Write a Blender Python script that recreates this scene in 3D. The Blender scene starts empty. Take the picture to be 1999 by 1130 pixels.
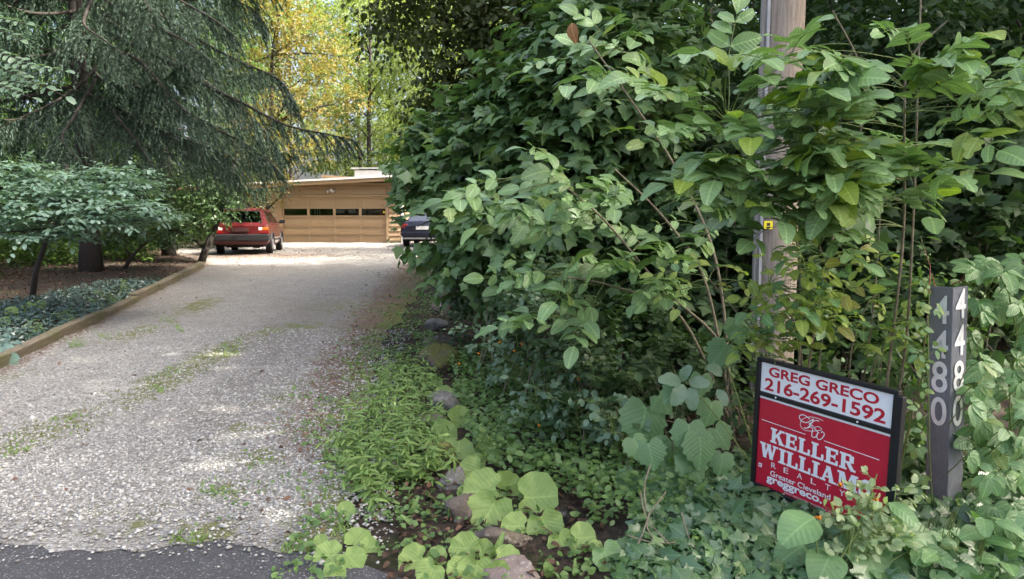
import bpy, math, random
import numpy as np
from mathutils import Vector, Matrix
from math import radians, sin, cos, pi

S = bpy.context.scene
COL = S.collection
rng = np.random.default_rng(11)
random.seed(5)

# ------------------------------------------------------------------ camera, sky, sun, exposure
FPX = 1400.0
TH = radians(5.63)
cam_data = bpy.data.cameras.new('camera')
cam_data.sensor_width = 36.0
cam_data.lens = FPX / 1999.0 * 36.0
cam_data.clip_start = 0.05
cam_data.clip_end = 1500
cam_data.dof.use_dof = True
cam_data.dof.focus_distance = 4.2
cam_data.dof.aperture_fstop = 5.0
cam = bpy.data.objects.new('camera', cam_data)
COL.objects.link(cam)
cam.location = (0, 0, 1.6)
cam.rotation_euler = (radians(90) - TH, 0, 0)
S.camera = cam

SUN_AZ, SUN_EL = radians(104), radians(50)      # azimuth measured from +Y towards +X
W = bpy.data.worlds.new('World')
S.world = W
W.use_nodes = True
wn = W.node_tree
sky = wn.nodes.new('ShaderNodeTexSky')
sky.sky_type = 'NISHITA'
sky.sun_disc = False
sky.sun_elevation = SUN_EL
sky.sun_rotation = SUN_AZ
sky.air_density = 0.8
sky.dust_density = 9.0
sky.ozone_density = 1.0
wn.links.new(sky.outputs[0], wn.nodes['Background'].inputs[0])
wn.nodes['Background'].inputs[1].default_value = 0.15
sd = bpy.data.lights.new('sun', 'SUN')
sd.energy = 3.1
sd.angle = radians(0.53)
sd.color = (1.0, 0.95, 0.86)
sun = bpy.data.objects.new('sun', sd)
COL.objects.link(sun)
sdir = Vector((sin(SUN_AZ)*cos(SUN_EL), cos(SUN_AZ)*cos(SUN_EL), sin(SUN_EL)))
sun.rotation_euler = sdir.to_track_quat('Z', 'Y').to_euler()
sun.location = sdir * 60
S.view_settings.view_transform = 'Standard'
S.view_settings.look = 'None'
S.view_settings.gamma = 1.0
S.view_settings.use_curve_mapping = False
S.view_settings.exposure = 2.5

# ------------------------------------------------------------------ helpers
cT, sT = cos(TH), sin(TH)
def P(px, py, Y):
    u = (px - 999.5)/FPX; v = (565 - py)/FPX
    d = np.array((u, cT + v*sT, -sT + v*cT))
    return np.array((0, 0, 1.6)) + d*(Y/d[1])
def proj(p):
    p = np.asarray(p, float)
    q = p - np.array((0, 0, 1.6))
    f = q[..., 1]*cT - q[..., 2]*sT
    f = np.where(np.abs(f) < 1e-4, 1e-4, f)
    v = q[..., 1]*sT + q[..., 2]*cT
    return 999.5 + FPX*q[..., 0]/f, 565 - FPX*v/f, f
def sm(a, b, x):
    t = np.clip((np.asarray(x, float) - a)/(b - a), 0, 1)
    return t*t*(3 - 2*t)
def nz(v):
    v = np.asarray(v, float)
    return v/np.maximum(np.linalg.norm(v, axis=-1, keepdims=True), 1e-9)
def wob(x, y, k=1.0, s=0.0):
    return (np.sin(x*1.7*k + y*0.9*k + s) + np.sin(x*-0.8*k + y*2.1*k + 1.3 + s*2) + np.sin(x*3.1*k + y*2.7*k + 4 + s))/3.0

YR = [0, 3.4, 4.1, 7.7, 15.6, 22, 27, 60]
XR = [0.0, -0.12, -0.32, -0.85, -1.35, -1.3, 1.5, 4]
def rockx(y): return np.interp(y, YR, XR)
YL = [0, 3.4, 7.5, 10.4, 13.2, 18.0, 19.5, 23, 27, 40]
XL = [-4.2, -4.6, -5.3, -6.0, -6.65, -7.75, -8.6, -11.0, -13.0, -13.5]
def leftx(y): return np.interp(y, YL, XL)
YD = [0, 3.4, 5, 8, 15, 21, 24, 27, 40]
XD = [-0.8, -0.85, -1.05, -1.5, -1.75, -1.7, -0.8, 1.0, 1.8]
def drx(y): return np.interp(y, YD, XD)

def H(x, y):
    x = np.asarray(x, float); y = np.asarray(y, float)
    z = 0.5*sm(3.5, 22, y)
    k = sm(2.2, 3.4, y)
    r = x - rockx(y)
    z = z + k*(0.19*sm(0.1, 3.5, r) + 0.9*sm(4, 16, r)*sm(3, 8, y))*(1 - sm(28, 45, y)*0.6)
    l = leftx(y) - x
    z = z + sm(4, 7, y)*(0.06*sm(0.1, 0.8, l) - 0.35*sm(2.5, 14, l))*(1 - sm(20, 26, y)*0.7)
    z = z + 0.012*wob(x, y, 0.9)*sm(3, 5, y)
    z = z + 6.0*sm(60, 200, np.hypot(x, y))
    return z
def G(px, py):
    lo = None
    for Y in np.arange(1.0, 120, 0.05):
        p = P(px, py, Y)
        if p[2] <= H(p[0], p[1]):
            return p
    return P(px, py, 60)

def link(o, parent=None):
    COL.objects.link(o)
    if parent is not None:
        o.parent = parent
    return o
def tag(o, label=None, cat=None, group=None, kind=None):
    if label: o['label'] = label
    if cat: o['category'] = cat
    if group: o['group'] = group
    if kind: o['kind'] = kind
    return o
def thing(name, label, cat, loc=(0, 0, 0), rz=0.0, group=None):
    o = bpy.data.objects.new(name, None)
    o.empty_display_size = 0.1
    o.location = tuple(float(v) for v in loc); o.rotation_euler = (0, 0, rz)
    link(o)
    return tag(o, label, cat, group)

def mesh_np(name, V, T, mat, uv=None, smooth=False, attrs=None):
    V = np.ascontiguousarray(V, dtype=np.float32); T = np.ascontiguousarray(T, dtype=np.int32)
    me = bpy.data.meshes.new(name)
    k = T.shape[1]
    me.vertices.add(len(V)); me.vertices.foreach_set('co', V.ravel())
    me.loops.add(len(T)*k); me.loops.foreach_set('vertex_index', T.ravel())
    me.polygons.add(len(T)); me.polygons.foreach_set('loop_start', np.arange(0, len(T)*k, k, dtype=np.int32))
    try: me.polygons.foreach_set('loop_total', np.full(len(T), k, dtype=np.int32))
    except Exception: pass
    if smooth: me.polygons.foreach_set('use_smooth', np.ones(len(T), dtype=bool))
    if uv is not None:
        l = me.uv_layers.new(name='UVMap')
        l.data.foreach_set('uv', np.ascontiguousarray(uv[T.ravel()], dtype=np.float32).ravel())
    if attrs:
        for n, a in attrs.items():
            at = me.attributes.new(n, 'FLOAT', 'POINT')
            at.data.foreach_set('value', np.ascontiguousarray(a, dtype=np.float32))
    me.update(calc_edges=True); me.validate(clean_customdata=False)
    if mat is not None: me.materials.append(mat)
    return me
def obj_np(name, V, T, mat, parent=None, uv=None, smooth=False, attrs=None, world=True):
    """world coords; stored relative to the parent's location when the parent is an unrotated Empty"""
    V = np.asarray(V, float)
    me = mesh_np(name, V - (np.array(parent_loc(parent)) if (parent is not None and world) else 0), T, mat, uv, smooth, attrs)
    return link(bpy.data.objects.new(name, me), parent)
def parent_loc(p):
    l = Vector((0, 0, 0))
    while p is not None:
        l = l + p.location; p = p.parent
    return tuple(l)

class MB:
    """collects boxes, tubes, prisms and builds one mesh object (n-gons allowed)"""
    def __init__(s): s.v = []; s.f = []
    def add(s, vs, fs):
        n = len(s.v); s.v += [tuple(float(c) for c in v) for v in vs]; s.f += [tuple(i + n for i in f) for f in fs]; return s
    def box(s, c, d, M=None):
        cx, cy, cz = c; x, y, z = d[0]/2, d[1]/2, d[2]/2
        vs = [(cx+a*x, cy+b*y, cz+e*z) for e in (-1, 1) for b in (-1, 1) for a in (-1, 1)]
        if M is not None: vs = [tuple(M @ Vector(v)) for v in vs]
        return s.add(vs, [(0, 2, 3, 1), (4, 5, 7, 6), (0, 1, 5, 4), (2, 6, 7, 3), (0, 4, 6, 2), (1, 3, 7, 5)])
    def tube(s, pts, rad, n=6, cap=True):
        pts = [np.asarray(p, float) for p in pts]
        if np.isscalar(rad): rad = [rad]*len(pts)
        rings = []
        prev = None
        for i, p in enumerate(pts):
            t = nz(pts[min(i+1, len(pts)-1)] - pts[max(i-1, 0)])
            if prev is None:
                a = np.array((1, 0, 0)) if abs(t[0]) < 0.8 else np.array((0, 1, 0))
                a = nz(np.cross(t, a))
            else:
                a = nz(prev - t*np.dot(prev, t))
            prev = a
            b = np.cross(t, a)
            rings.append([p + rad[i]*(cos(2*pi*k/n)*a + sin(2*pi*k/n)*b) for k in range(n)])
        vs = [v for r in rings for v in r]
        fs = []
        for i in range(len(pts)-1):
            for k in range(n):
                fs.append((i*n+k, i*n+(k+1) % n, (i+1)*n+(k+1) % n, (i+1)*n+k))
        if cap:
            fs.append(tuple(range(n-1, -1, -1))); fs.append(tuple((len(pts)-1)*n+k for k in range(n)))
        return s.add(vs, fs)
    def prism(s, poly, y0, y1, axis='y'):
        n = len(poly)
        if axis == 'y': vs = [(p[0], y0, p[1]) for p in poly] + [(p[0], y1, p[1]) for p in poly]
        elif axis == 'x': vs = [(y0, p[0], p[1]) for p in poly] + [(y1, p[0], p[1]) for p in poly]
        else: vs = [(p[0], p[1], y0) for p in poly] + [(p[0], p[1], y1) for p in poly]
        return s.add(vs, [tuple(range(n)), tuple(range(2*n-1, n-1, -1))] + [(i, i+n, (i+1) % n+n, (i+1) % n) for i in range(n)])
    def build(s, name, mat, parent=None, smooth=False, bevel=0.0, fixn=True):
        me = bpy.data.meshes.new(name)
        me.from_pydata(s.v, [], s.f)
        if fixn:
            import bmesh
            bm = bmesh.new(); bm.from_mesh(me); bmesh.ops.recalc_face_normals(bm, faces=bm.faces); bm.to_mesh(me); bm.free()
        if smooth:
            for p in me.polygons: p.use_smooth = True
        me.materials.append(mat)
        o = link(bpy.data.objects.new(name, me), parent)
        if bevel:
            b = o.modifiers.new('bevel', 'BEVEL'); b.width = bevel; b.segments = 2; b.limit_method = 'ANGLE'
        return o
    def rel(s, off):
        s.v = [(a-off[0], b-off[1], c-off[2]) for a, b, c in s.v]; return s

# ------------------------------------------------------------------ materials
def newmat(name):
    m = bpy.data.materials.new(name); m.use_nodes = True
    nt = m.node_tree; b = nt.nodes['Principled BSDF']
    return m, nt, b
def ramp(nt, stops):
    r = nt.nodes.new('ShaderNodeValToRGB')
    e = r.color_ramp.elements
    e[0].position, e[0].color = stops[0][0], (*stops[0][1], 1)
    e[1].position, e[1].color = stops[-1][0], (*stops[-1][1], 1)
    for p, c in stops[1:-1]:
        q = e.new(p); q.color = (*c, 1)
    return r
def noise(nt, scale, detail=4, vec=None, rough=0.6):
    n = nt.nodes.new('ShaderNodeTexNoise'); n.inputs['Scale'].default_value = scale; n.inputs['Detail'].default_value = detail
    n.inputs['Roughness'].default_value = rough
    if vec is not None: nt.links.new(vec, n.inputs['Vector'])
    return n
def coord(nt, kind='Object'):
    return nt.nodes.new('ShaderNodeTexCoord').outputs[kind]
def mix(nt, fac, a, b, mode='MIX'):
    n = nt.nodes.new('ShaderNodeMix'); n.data_type = 'RGBA'; n.blend_type = mode
    for sock, v in ((n.inputs[0], fac), (n.inputs[6], a), (n.inputs[7], b)):
        if isinstance(v, (int, float)): sock.default_value = v
        elif isinstance(v, tuple): sock.default_value = (*v, 1) if len(v) == 3 else v
        else: nt.links.new(v, sock)
    return n.outputs[2]
def mth(nt, op, a, b=0.0, c=0.0, clamp=False):
    n = nt.nodes.new('ShaderNodeMath'); n.operation = op; n.use_clamp = clamp
    for i, v in enumerate((a, b, c)):
        if isinstance(v, (int, float)): n.inputs[i].default_value = v
        else: nt.links.new(v, n.inputs[i])
    return n.outputs[0]
def bump(nt, bsdf, h, strength=0.5, dist=0.02):
    b = nt.nodes.new('ShaderNodeBump'); b.inputs['Strength'].default_value = strength; b.inputs['Distance'].default_value = dist
    nt.links.new(h, b.inputs['Height']); nt.links.new(b.outputs[0], bsdf.inputs['Normal'])
def plain(name, c, rough=0.6, spec=0.4, metal=0.0, var=0.15, scale=8.0, bstr=0.0, coat=0.0, c2=None):
    m, nt, b = newmat(name)
    v = coord(nt)
    n = noise(nt, scale, 5, v)
    d = c2 if c2 else tuple(x*(1-var) for x in c)
    r = ramp(nt, [(0.35, d), (0.65, c)])
    nt.links.new(n.outputs[0], r.inputs[0]); nt.links.new(r.outputs[0], b.inputs['Base Color'])
    b.inputs['Roughness'].default_value = rough; b.inputs['Metallic'].default_value = metal
    b.inputs['Specular IOR Level'].default_value = spec
    if coat: b.inputs['Coat Weight'].default_value = coat; b.inputs['Coat Roughness'].default_value = 0.05
    if bstr:
        n2 = noise(nt, scale*6, 6, v); bump(nt, b, n2.outputs[0], bstr, 0.01)
    return m
def leafmat(name, c, c2, trans=0.4, rough=0.45, spec=0.4, veins=0.0, tcol=None, edge=None):
    """per-leaf colour between c and c2 (leaf to leaf variety), glossy top, light passing through"""
    m, nt, b = newmat(name)
    g = nt.nodes.new('ShaderNodeNewGeometry'); oi = nt.nodes.new('ShaderNodeObjectInfo')
    s = mth(nt, 'ADD', g.outputs['Random Per Island'], oi.outputs['Random'])
    s = mth(nt, 'FRACT', s)
    s2 = mth(nt, 'FRACT', mth(nt, 'MULTIPLY', s, 7.31))
    col = mix(nt, s, c, c2)
    mid = tuple(x*0.72 for x in c)
    col = mix(nt, mth(nt, 'MULTIPLY', s2, 0.55), col, mid)
    if edge:   # a few yellowing or browned leaves
        e = mth(nt, 'GREATER_THAN', s2, 0.93)
        col = mix(nt, mth(nt, 'MULTIPLY', e, 0.8), col, edge)
    nn = noise(nt, 9.0, 3, coord(nt))
    col = mix(nt, 0.35, col, mix(nt, nn.outputs[0], tuple(x*0.6 for x in c), tuple(min(1, x*1.35) for x in c2)))
    if veins:
        uv = nt.nodes.new('ShaderNodeUVMap'); sp = nt.nodes.new('ShaderNodeSeparateXYZ')
        nt.links.new(uv.outputs[0], sp.inputs[0])
        ax = mth(nt, 'ABSOLUTE', sp.outputs[0])
        w = mth(nt, 'SINE', mth(nt, 'MULTIPLY', mth(nt, 'SUBTRACT', sp.outputs[1], mth(nt, 'MULTIPLY', ax, 0.75)), 50.0))
        side = mth(nt, 'MULTIPLY', mth(nt, 'GREATER_THAN', w, 0.93), 0.5)
        midr = mth(nt, 'LESS_THAN', ax, 0.022)
        f = mth(nt, 'MULTIPLY', mth(nt, 'MAXIMUM', side, midr), veins)
        col = mix(nt, f, col, tuple(min(1, x*1.9 + 0.03) for x in c2))
        bump(nt, b, mth(nt, 'MULTIPLY', w, 0.5), 0.25, 0.004)
    nt.links.new(col, b.inputs['Base Color'])
    b.inputs['Roughness'].default_value = rough
    b.inputs['Specular IOR Level'].default_value = spec
    t = nt.nodes.new('ShaderNodeBsdfTranslucent')
    if tcol is None: tcol = (1.0, 1.2, 0.5)
    nt.links.new(mix(nt, 1.0, col, tuple(min(1.0, v) for v in tcol), 'MULTIPLY') if max(tcol) <= 1 else mix(nt, 1.0, mix(nt, 1.0, col, col, 'ADD'), tuple(v*0.62 for v in tcol), 'MULTIPLY'), t.inputs[0])
    ms = nt.nodes.new('ShaderNodeMixShader'); ms.inputs[0].default_value = trans
    nt.links.new(b.outputs[0], ms.inputs[1]); nt.links.new(t.outputs[0], ms.inputs[2])
    nt.links.new(ms.outputs[0], nt.nodes['Material Output'].inputs[0])
    return m
def barkmat(name, c, c2, sc=6.0, moss=0.0):
    m, nt, b = newmat(name)
    v = coord(nt)
    mp = nt.nodes.new('ShaderNodeMapping'); mp.inputs['Scale'].default_value = (1, 1, 0.12)
    nt.links.new(v, mp.inputs[0])
    n = noise(nt, sc*5, 8, mp.outputs[0], 0.7)
    r = ramp(nt, [(0.3, c2), (0.7, c)])
    nt.links.new(n.outputs[0], r.inputs[0])
    col = r.outputs[0]
    if moss:
        n2 = noise(nt, 2.5, 4, v)
        col = mix(nt, mth(nt, 'MULTIPLY', mth(nt, 'GREATER_THAN', n2.outputs[0], 0.55), moss), col, (0.05, 0.075, 0.02))
    nt.links.new(col, b.inputs['Base Color']); b.inputs['Roughness'].default_value = 0.9
    bump(nt, b, n.outputs[0], 0.8, 0.02)
    return m

M = {}
M['maple'] = leafmat('maple_leaf', (0.098, 0.176, 0.074), (0.136, 0.222, 0.080), 0.28, 0.42, 0.45, edge=(0.16, 0.22, 0.04))
M['maple_near'] = leafmat('maple_leaf_near', (0.104, 0.186, 0.078), (0.142, 0.230, 0.084), 0.28, 0.42, 0.45, veins=0.35, edge=(0.17, 0.23, 0.04))
M['ash'] = leafmat('ash_leaf', (0.172, 0.285, 0.130), (0.212, 0.330, 0.120), 0.22, 0.38, 0.5, veins=0.4, edge=(0.30, 0.34, 0.06))
M['ash_young'] = leafmat('young_ash_leaf', (0.20, 0.30, 0.045), (0.26, 0.34, 0.06), 0.4, 0.4, 0.4, veins=0.3)
M['shrub_yellow'] = leafmat('yellowing_leaf', (0.21, 0.30, 0.065), (0.30, 0.36, 0.085), 0.36, 0.45, 0.35, veins=0.35, edge=(0.30, 0.20, 0.10))
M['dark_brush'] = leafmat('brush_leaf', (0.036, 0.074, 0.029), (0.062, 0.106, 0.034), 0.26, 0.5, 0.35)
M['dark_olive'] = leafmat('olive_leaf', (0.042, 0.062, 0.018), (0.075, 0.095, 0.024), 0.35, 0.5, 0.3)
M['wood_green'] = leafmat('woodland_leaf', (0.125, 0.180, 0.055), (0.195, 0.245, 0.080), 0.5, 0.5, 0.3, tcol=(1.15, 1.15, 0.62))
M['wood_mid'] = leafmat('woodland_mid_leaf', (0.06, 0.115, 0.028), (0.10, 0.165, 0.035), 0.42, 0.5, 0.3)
M['yellow'] = leafmat('autumn_yellow_leaf', (0.250, 0.205, 0.060), (0.185, 0.195, 0.068), 0.45, 0.5, 0.3, edge=(0.38, 0.18, 0.03), tcol=(1.0, 0.92, 0.3))
M['dogwood'] = leafmat('dogwood_leaf', (0.165, 0.265, 0.205), (0.200, 0.305, 0.235), 0.22, 0.38, 0.6)
M['locust'] = leafmat('locust_leaflet', (0.15, 0.24, 0.16), (0.20, 0.29, 0.18), 0.3, 0.4, 0.5)
M['needle'] = leafmat('spruce_needle', (0.024, 0.046, 0.028), (0.046, 0.078, 0.048), 0.10, 0.75, 0.12)
M['needle_lit'] = leafmat('lit_spruce_needle', (0.040, 0.068, 0.046), (0.080, 0.118, 0.086), 0.10, 0.7, 0.15)  # paler colour paints the lit look onto the listed boughs
M['mulchleaf'] = leafmat('mulch_leaf', (0.045, 0.028, 0.019), (0.12, 0.075, 0.05), 0.1, 0.8, 0.2, tcol=(1, .7, .5))
M['jewel'] = leafmat('jewelweed_leaf', (0.125, 0.210, 0.140), (0.185, 0.270, 0.160), 0.32, 0.42, 0.45)
M['jewel_pale'] = leafmat('jewelweed_pale_leaf', (0.25, 0.34, 0.18), (0.34, 0.41, 0.22), 0.35, 0.45, 0.4, veins=0.25, edge=(0.36, 0.34, 0.16))
M['weed'] = leafmat('weed_leaf', (0.145, 0.240, 0.062), (0.195, 0.285, 0.085), 0.36, 0.45, 0.4, veins=0.25)
M['ground_green'] = leafmat('ground_cover_leaf', (0.095, 0.180, 0.052), (0.150, 0.240, 0.070), 0.34, 0.42, 0.45)
M['ivy'] = leafmat('ivy_leaf', (0.060, 0.130, 0.055), (0.095, 0.175, 0.065), 0.22, 0.26, 0.65, veins=0.3, edge=(0.16, 0.25, 0.05))
M['coltsfoot'] = leafmat('coltsfoot_leaf', (0.205, 0.310, 0.085), (0.265, 0.365, 0.115), 0.32, 0.5, 0.35, veins=0.16)
M['grape'] = leafmat('grape_leaf', (0.112, 0.220, 0.100), (0.150, 0.262, 0.105), 0.30, 0.45, 0.4, veins=0.22)
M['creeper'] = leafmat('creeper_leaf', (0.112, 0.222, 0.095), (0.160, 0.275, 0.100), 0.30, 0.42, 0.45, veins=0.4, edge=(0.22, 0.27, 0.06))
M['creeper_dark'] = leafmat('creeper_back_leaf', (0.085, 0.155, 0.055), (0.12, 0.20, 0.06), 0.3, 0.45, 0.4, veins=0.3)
M['pachy'] = leafmat('bed_cover_leaf', (0.070, 0.120, 0.102), (0.110, 0.165, 0.138), 0.12, 0.24, 0.8)
M['deadleaf'] = leafmat('dead_leaf', (0.10, 0.052, 0.032), (0.24, 0.14, 0.09), 0.12, 0.7, 0.2, tcol=(1, .7, .5))
M['orange'] = leafmat('orange_petal', (0.75, 0.24, 0.02), (0.80, 0.32, 0.04), 0.3, 0.5, 0.3, tcol=(1, .8, .4))
M['brown_leaf'] = leafmat('curled_brown_leaf', (0.22, 0.12, 0.05), (0.26, 0.14, 0.06), 0.3, 0.6, 0.3, veins=0.6, tcol=(1, .8, .6))
M['moss'] = leafmat('moss', (0.09, 0.12, 0.018), (0.15, 0.18, 0.03), 0.2, 0.9, 0.1)
M['bark'] = barkmat('bark', (0.085, 0.068, 0.052), (0.025, 0.020, 0.016))
M['bark_grey'] = barkmat('grey_bark', (0.17, 0.155, 0.125), (0.075, 0.065, 0.05), moss=0.3)
M['bark_dark'] = barkmat('dark_bark', (0.045, 0.036, 0.028), (0.015, 0.012, 0.010))
M['stem'] = plain('green_stem', (0.16, 0.22, 0.06), 0.5, 0.4, var=0.3)
M['stem_red'] = plain('red_stem', (0.26, 0.07, 0.045), 0.5, 0.4, var=0.3)
M['stem_brown'] = plain('woody_stem', (0.22, 0.19, 0.13), 0.8, 0.3, var=0.5, scale=30, bstr=0.3)
M['tan'] = plain('tan_paint', (0.345, 0.240, 0.140), 0.55, 0.35, var=0.07, scale=2.0)
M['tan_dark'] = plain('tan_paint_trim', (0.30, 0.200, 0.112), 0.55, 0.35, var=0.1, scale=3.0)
M['white_paint'] = plain('white_paint', (0.78, 0.77, 0.74), 0.5, 0.4, var=0.12, scale=3)
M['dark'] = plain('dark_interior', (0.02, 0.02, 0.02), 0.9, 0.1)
M['blackp'] = plain('black_plastic', (0.018, 0.018, 0.02), 0.45, 0.45, var=0.3, scale=5)
M['rubber'] = plain('tyre_rubber', (0.018, 0.018, 0.018), 0.85, 0.25, var=0.3, scale=20)
M['alloy'] = plain('alloy', (0.62, 0.62, 0.63), 0.3, 0.5, metal=0.9, var=0.2, scale=20)
M['red_paint'] = plain('red_car_paint', (0.085, 0.0075, 0.009), 0.28, 0.5, var=0.12, scale=3, coat=0.6)
M['blue_paint'] = plain('navy_car_paint', (0.006, 0.008, 0.024), 0.3, 0.4, var=0.1, scale=3, coat=0.25)
M['lamp_red'] = plain('red_lens', (0.22, 0.006, 0.006), 0.2, 0.6, coat=0.6)
M['lamp_amber'] = plain('amber_lens', (0.50, 0.15, 0.015), 0.2, 0.6, coat=0.6)
M['lamp_white'] = plain('white_lens', (0.7, 0.7, 0.68), 0.15, 0.6, coat=0.6)
M['roof'] = plain('roof_membrane', (0.20, 0.19, 0.18), 0.9, 0.2, var=0.3, scale=4, bstr=0.3)
def glassmat(name, tint=(0.62, 0.64, 0.64), fac=0.08):
    m, nt, b = newmat(name)
    tr = nt.nodes.new('ShaderNodeBsdfTransparent'); tr.inputs[0].default_value = (*tint, 1)
    gl = nt.nodes.new('ShaderNodeBsdfGlossy'); gl.inputs['Roughness'].default_value = 0.02
    fr = nt.nodes.new('ShaderNodeFresnel'); fr.inputs[0].default_value = 1.5
    ms = nt.nodes.new('ShaderNodeMixShader')
    nt.links.new(mth(nt, 'ADD', fr.outputs[0], fac - 0.04, clamp=True), ms.inputs[0])
    nt.links.new(tr.outputs[0], ms.inputs[1]); nt.links.new(gl.outputs[0], ms.inputs[2])
    nt.links.new(ms.outputs[0], nt.nodes['Material Output'].inputs[0])
    return m
M['glass'] = glassmat('window_glass')
M['car_glass'] = glassmat('car_glass', (0.22, 0.25, 0.25), 0.07)

def gravelmat():
    m, nt, b = newmat('gravel')
    v = coord(nt)
    nd = noise(nt, 14, 3, v)
    vd = nt.nodes.new('ShaderNodeVectorMath'); vd.operation = 'MULTIPLY_ADD'
    nt.links.new(nd.outputs['Color'], vd.inputs[0]); vd.inputs[1].default_value = (0.03,)*3; nt.links.new(v, vd.inputs[2])
    vo = nt.nodes.new('ShaderNodeTexVoronoi'); vo.inputs['Scale'].default_value = 58; nt.links.new(vd.outputs[0], vo.inputs['Vector'])
    sp = nt.nodes.new('ShaderNodeSeparateColor'); nt.links.new(vo.outputs['Color'], sp.inputs[0])
    r = ramp(nt, [(0.0, (0.235, 0.228, 0.205)), (0.3, (0.345, 0.336, 0.305)), (0.65, (0.45, 0.440, 0.405)), (1.0, (0.61, 0.60, 0.56))])
    nt.links.new(sp.outputs[0], r.inputs[0])
    big = noise(nt, 0.55, 5, v); big2 = noise(nt, 2.6, 5, v)
    col = mix(nt, mth(nt, 'MULTIPLY', vo.outputs['Distance'], 14.0, clamp=True), r.outputs[0], mix(nt, 0.35, r.outputs[0], (0.12, 0.105, 0.09)))
    att = nt.nodes.new('ShaderNodeAttribute'); att.attribute_name = 'moss'
    at2 = nt.nodes.new('ShaderNodeAttribute'); at2.attribute_name = 'litter'
    at3 = nt.nodes.new('ShaderNodeAttribute'); at3.attribute_name = 'fines'
    # dark fines between stones where traffic has ground them in
    ff = mth(nt, 'MULTIPLY', mth(nt, 'ADD', at3.outputs['Fac'], mth(nt, 'MULTIPLY_ADD', big2.outputs[0], 1.4, -0.75)), 0.85, clamp=True)
    col = mix(nt, mth(nt, 'MULTIPLY', ff, 0.8), col, mix(nt, 0.35, (0.105, 0.092, 0.080), col))
    fl = mth(nt, 'MULTIPLY_ADD', mth(nt, 'ADD', at2.outputs['Fac'], mth(nt, 'MULTIPLY_ADD', noise(nt, 7, 5, v).outputs[0], 1.6, -1.1)), 2.2, 0.0, clamp=True)
    col = mix(nt, mth(nt, 'MULTIPLY', fl, 0.75), col, mix(nt, noise(nt, 30, 3, v).outputs[0], (0.07, 0.045, 0.03), (0.22, 0.13, 0.08)))
    fm = mth(nt, 'MULTIPLY', mth(nt, 'SUBTRACT', mth(nt, 'ADD', att.outputs['Fac'], mth(nt, 'MULTIPLY_ADD', noise(nt, 9, 6, v).outputs[0], 2.2, -1.1)), 0.36), 2.6, clamp=True)
    mossc = mix(nt, noise(nt, 40, 4, v).outputs[0], (0.075, 0.085, 0.018), (0.20, 0.21, 0.05))
    col = mix(nt, mth(nt, 'MULTIPLY', fm, 0.8), col, mossc)
    nt.links.new(col, b.inputs['Base Color']); b.inputs['Roughness'].default_value = 0.9; b.inputs['Specular IOR Level'].default_value = 0.25
    hh = mth(nt, 'SUBTRACT', 1.0, mth(nt, 'MULTIPLY', vo.outputs['Distance'], 22.0))
    bump(nt, b, mth(nt, 'ADD', hh, mth(nt, 'MULTIPLY', sp.outputs[1], 0.8)), 0.55, 0.008)
    return m
M['gravel'] = gravelmat()
def soilmat():
    m, nt, b = newmat('forest_floor')
    v = coord(nt)
    n = noise(nt, 22, 8, v, 0.75); n2 = noise(nt, 1.2, 4, v)
    r = ramp(nt, [(0.3, (0.018, 0.015, 0.012)), (0.5, (0.050, 0.040, 0.031)), (0.62, (0.095, 0.070, 0.052)), (0.75, (0.19, 0.14, 0.10))])
    nt.links.new(n.outputs[0], r.inputs[0])
    col = mix(nt, mth(nt, 'MULTIPLY', mth(nt, 'GREATER_THAN', n2.outputs[0], 0.56), 0.5), r.outputs[0], (0.04, 0.055, 0.018))
    nt.links.new(col, b.inputs['Base Color']); b.inputs['Roughness'].default_value = 0.95; b.inputs['Specular IOR Level'].default_value = 0.15
    bump(nt, b, n.outputs[0], 0.9, 0.04)
    return m
M['soil'] = soilmat()
def asphaltmat():
    m, nt, b = newmat('asphalt')
    v = coord(nt)
    vo = nt.nodes.new('ShaderNodeTexVoronoi'); vo.inputs['Scale'].default_value = 150; nt.links.new(v, vo.inputs['Vector'])
    sp = nt.nodes.new('ShaderNodeSeparateColor'); nt.links.new(vo.outputs['Color'], sp.inputs[0])
    r = ramp(nt, [(0.0, (0.030, 0.030, 0.033)), (0.8, (0.055, 0.055, 0.058)), (0.95, (0.12, 0.12, 0.12)), (1.0, (0.36, 0.35, 0.33))])
    nt.links.new(sp.outputs[0], r.inputs[0])
    n = noise(nt, 3, 5, v)
    col = mix(nt, mth(nt, 'MULTIPLY', n.outputs[0], 0.5), r.outputs[0], (0.06, 0.06, 0.06))
    nt.links.new(col, b.inputs['Base Color']); b.inputs['Roughness'].default_value = 0.85
    bump(nt, b, mth(nt, 'ADD', sp.outputs[0], mth(nt, 'MULTIPLY', noise(nt, 60, 4, v).outputs[0], 1.5)), 0.6, 0.006)
    return m
M['asphalt'] = asphaltmat()
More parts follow.
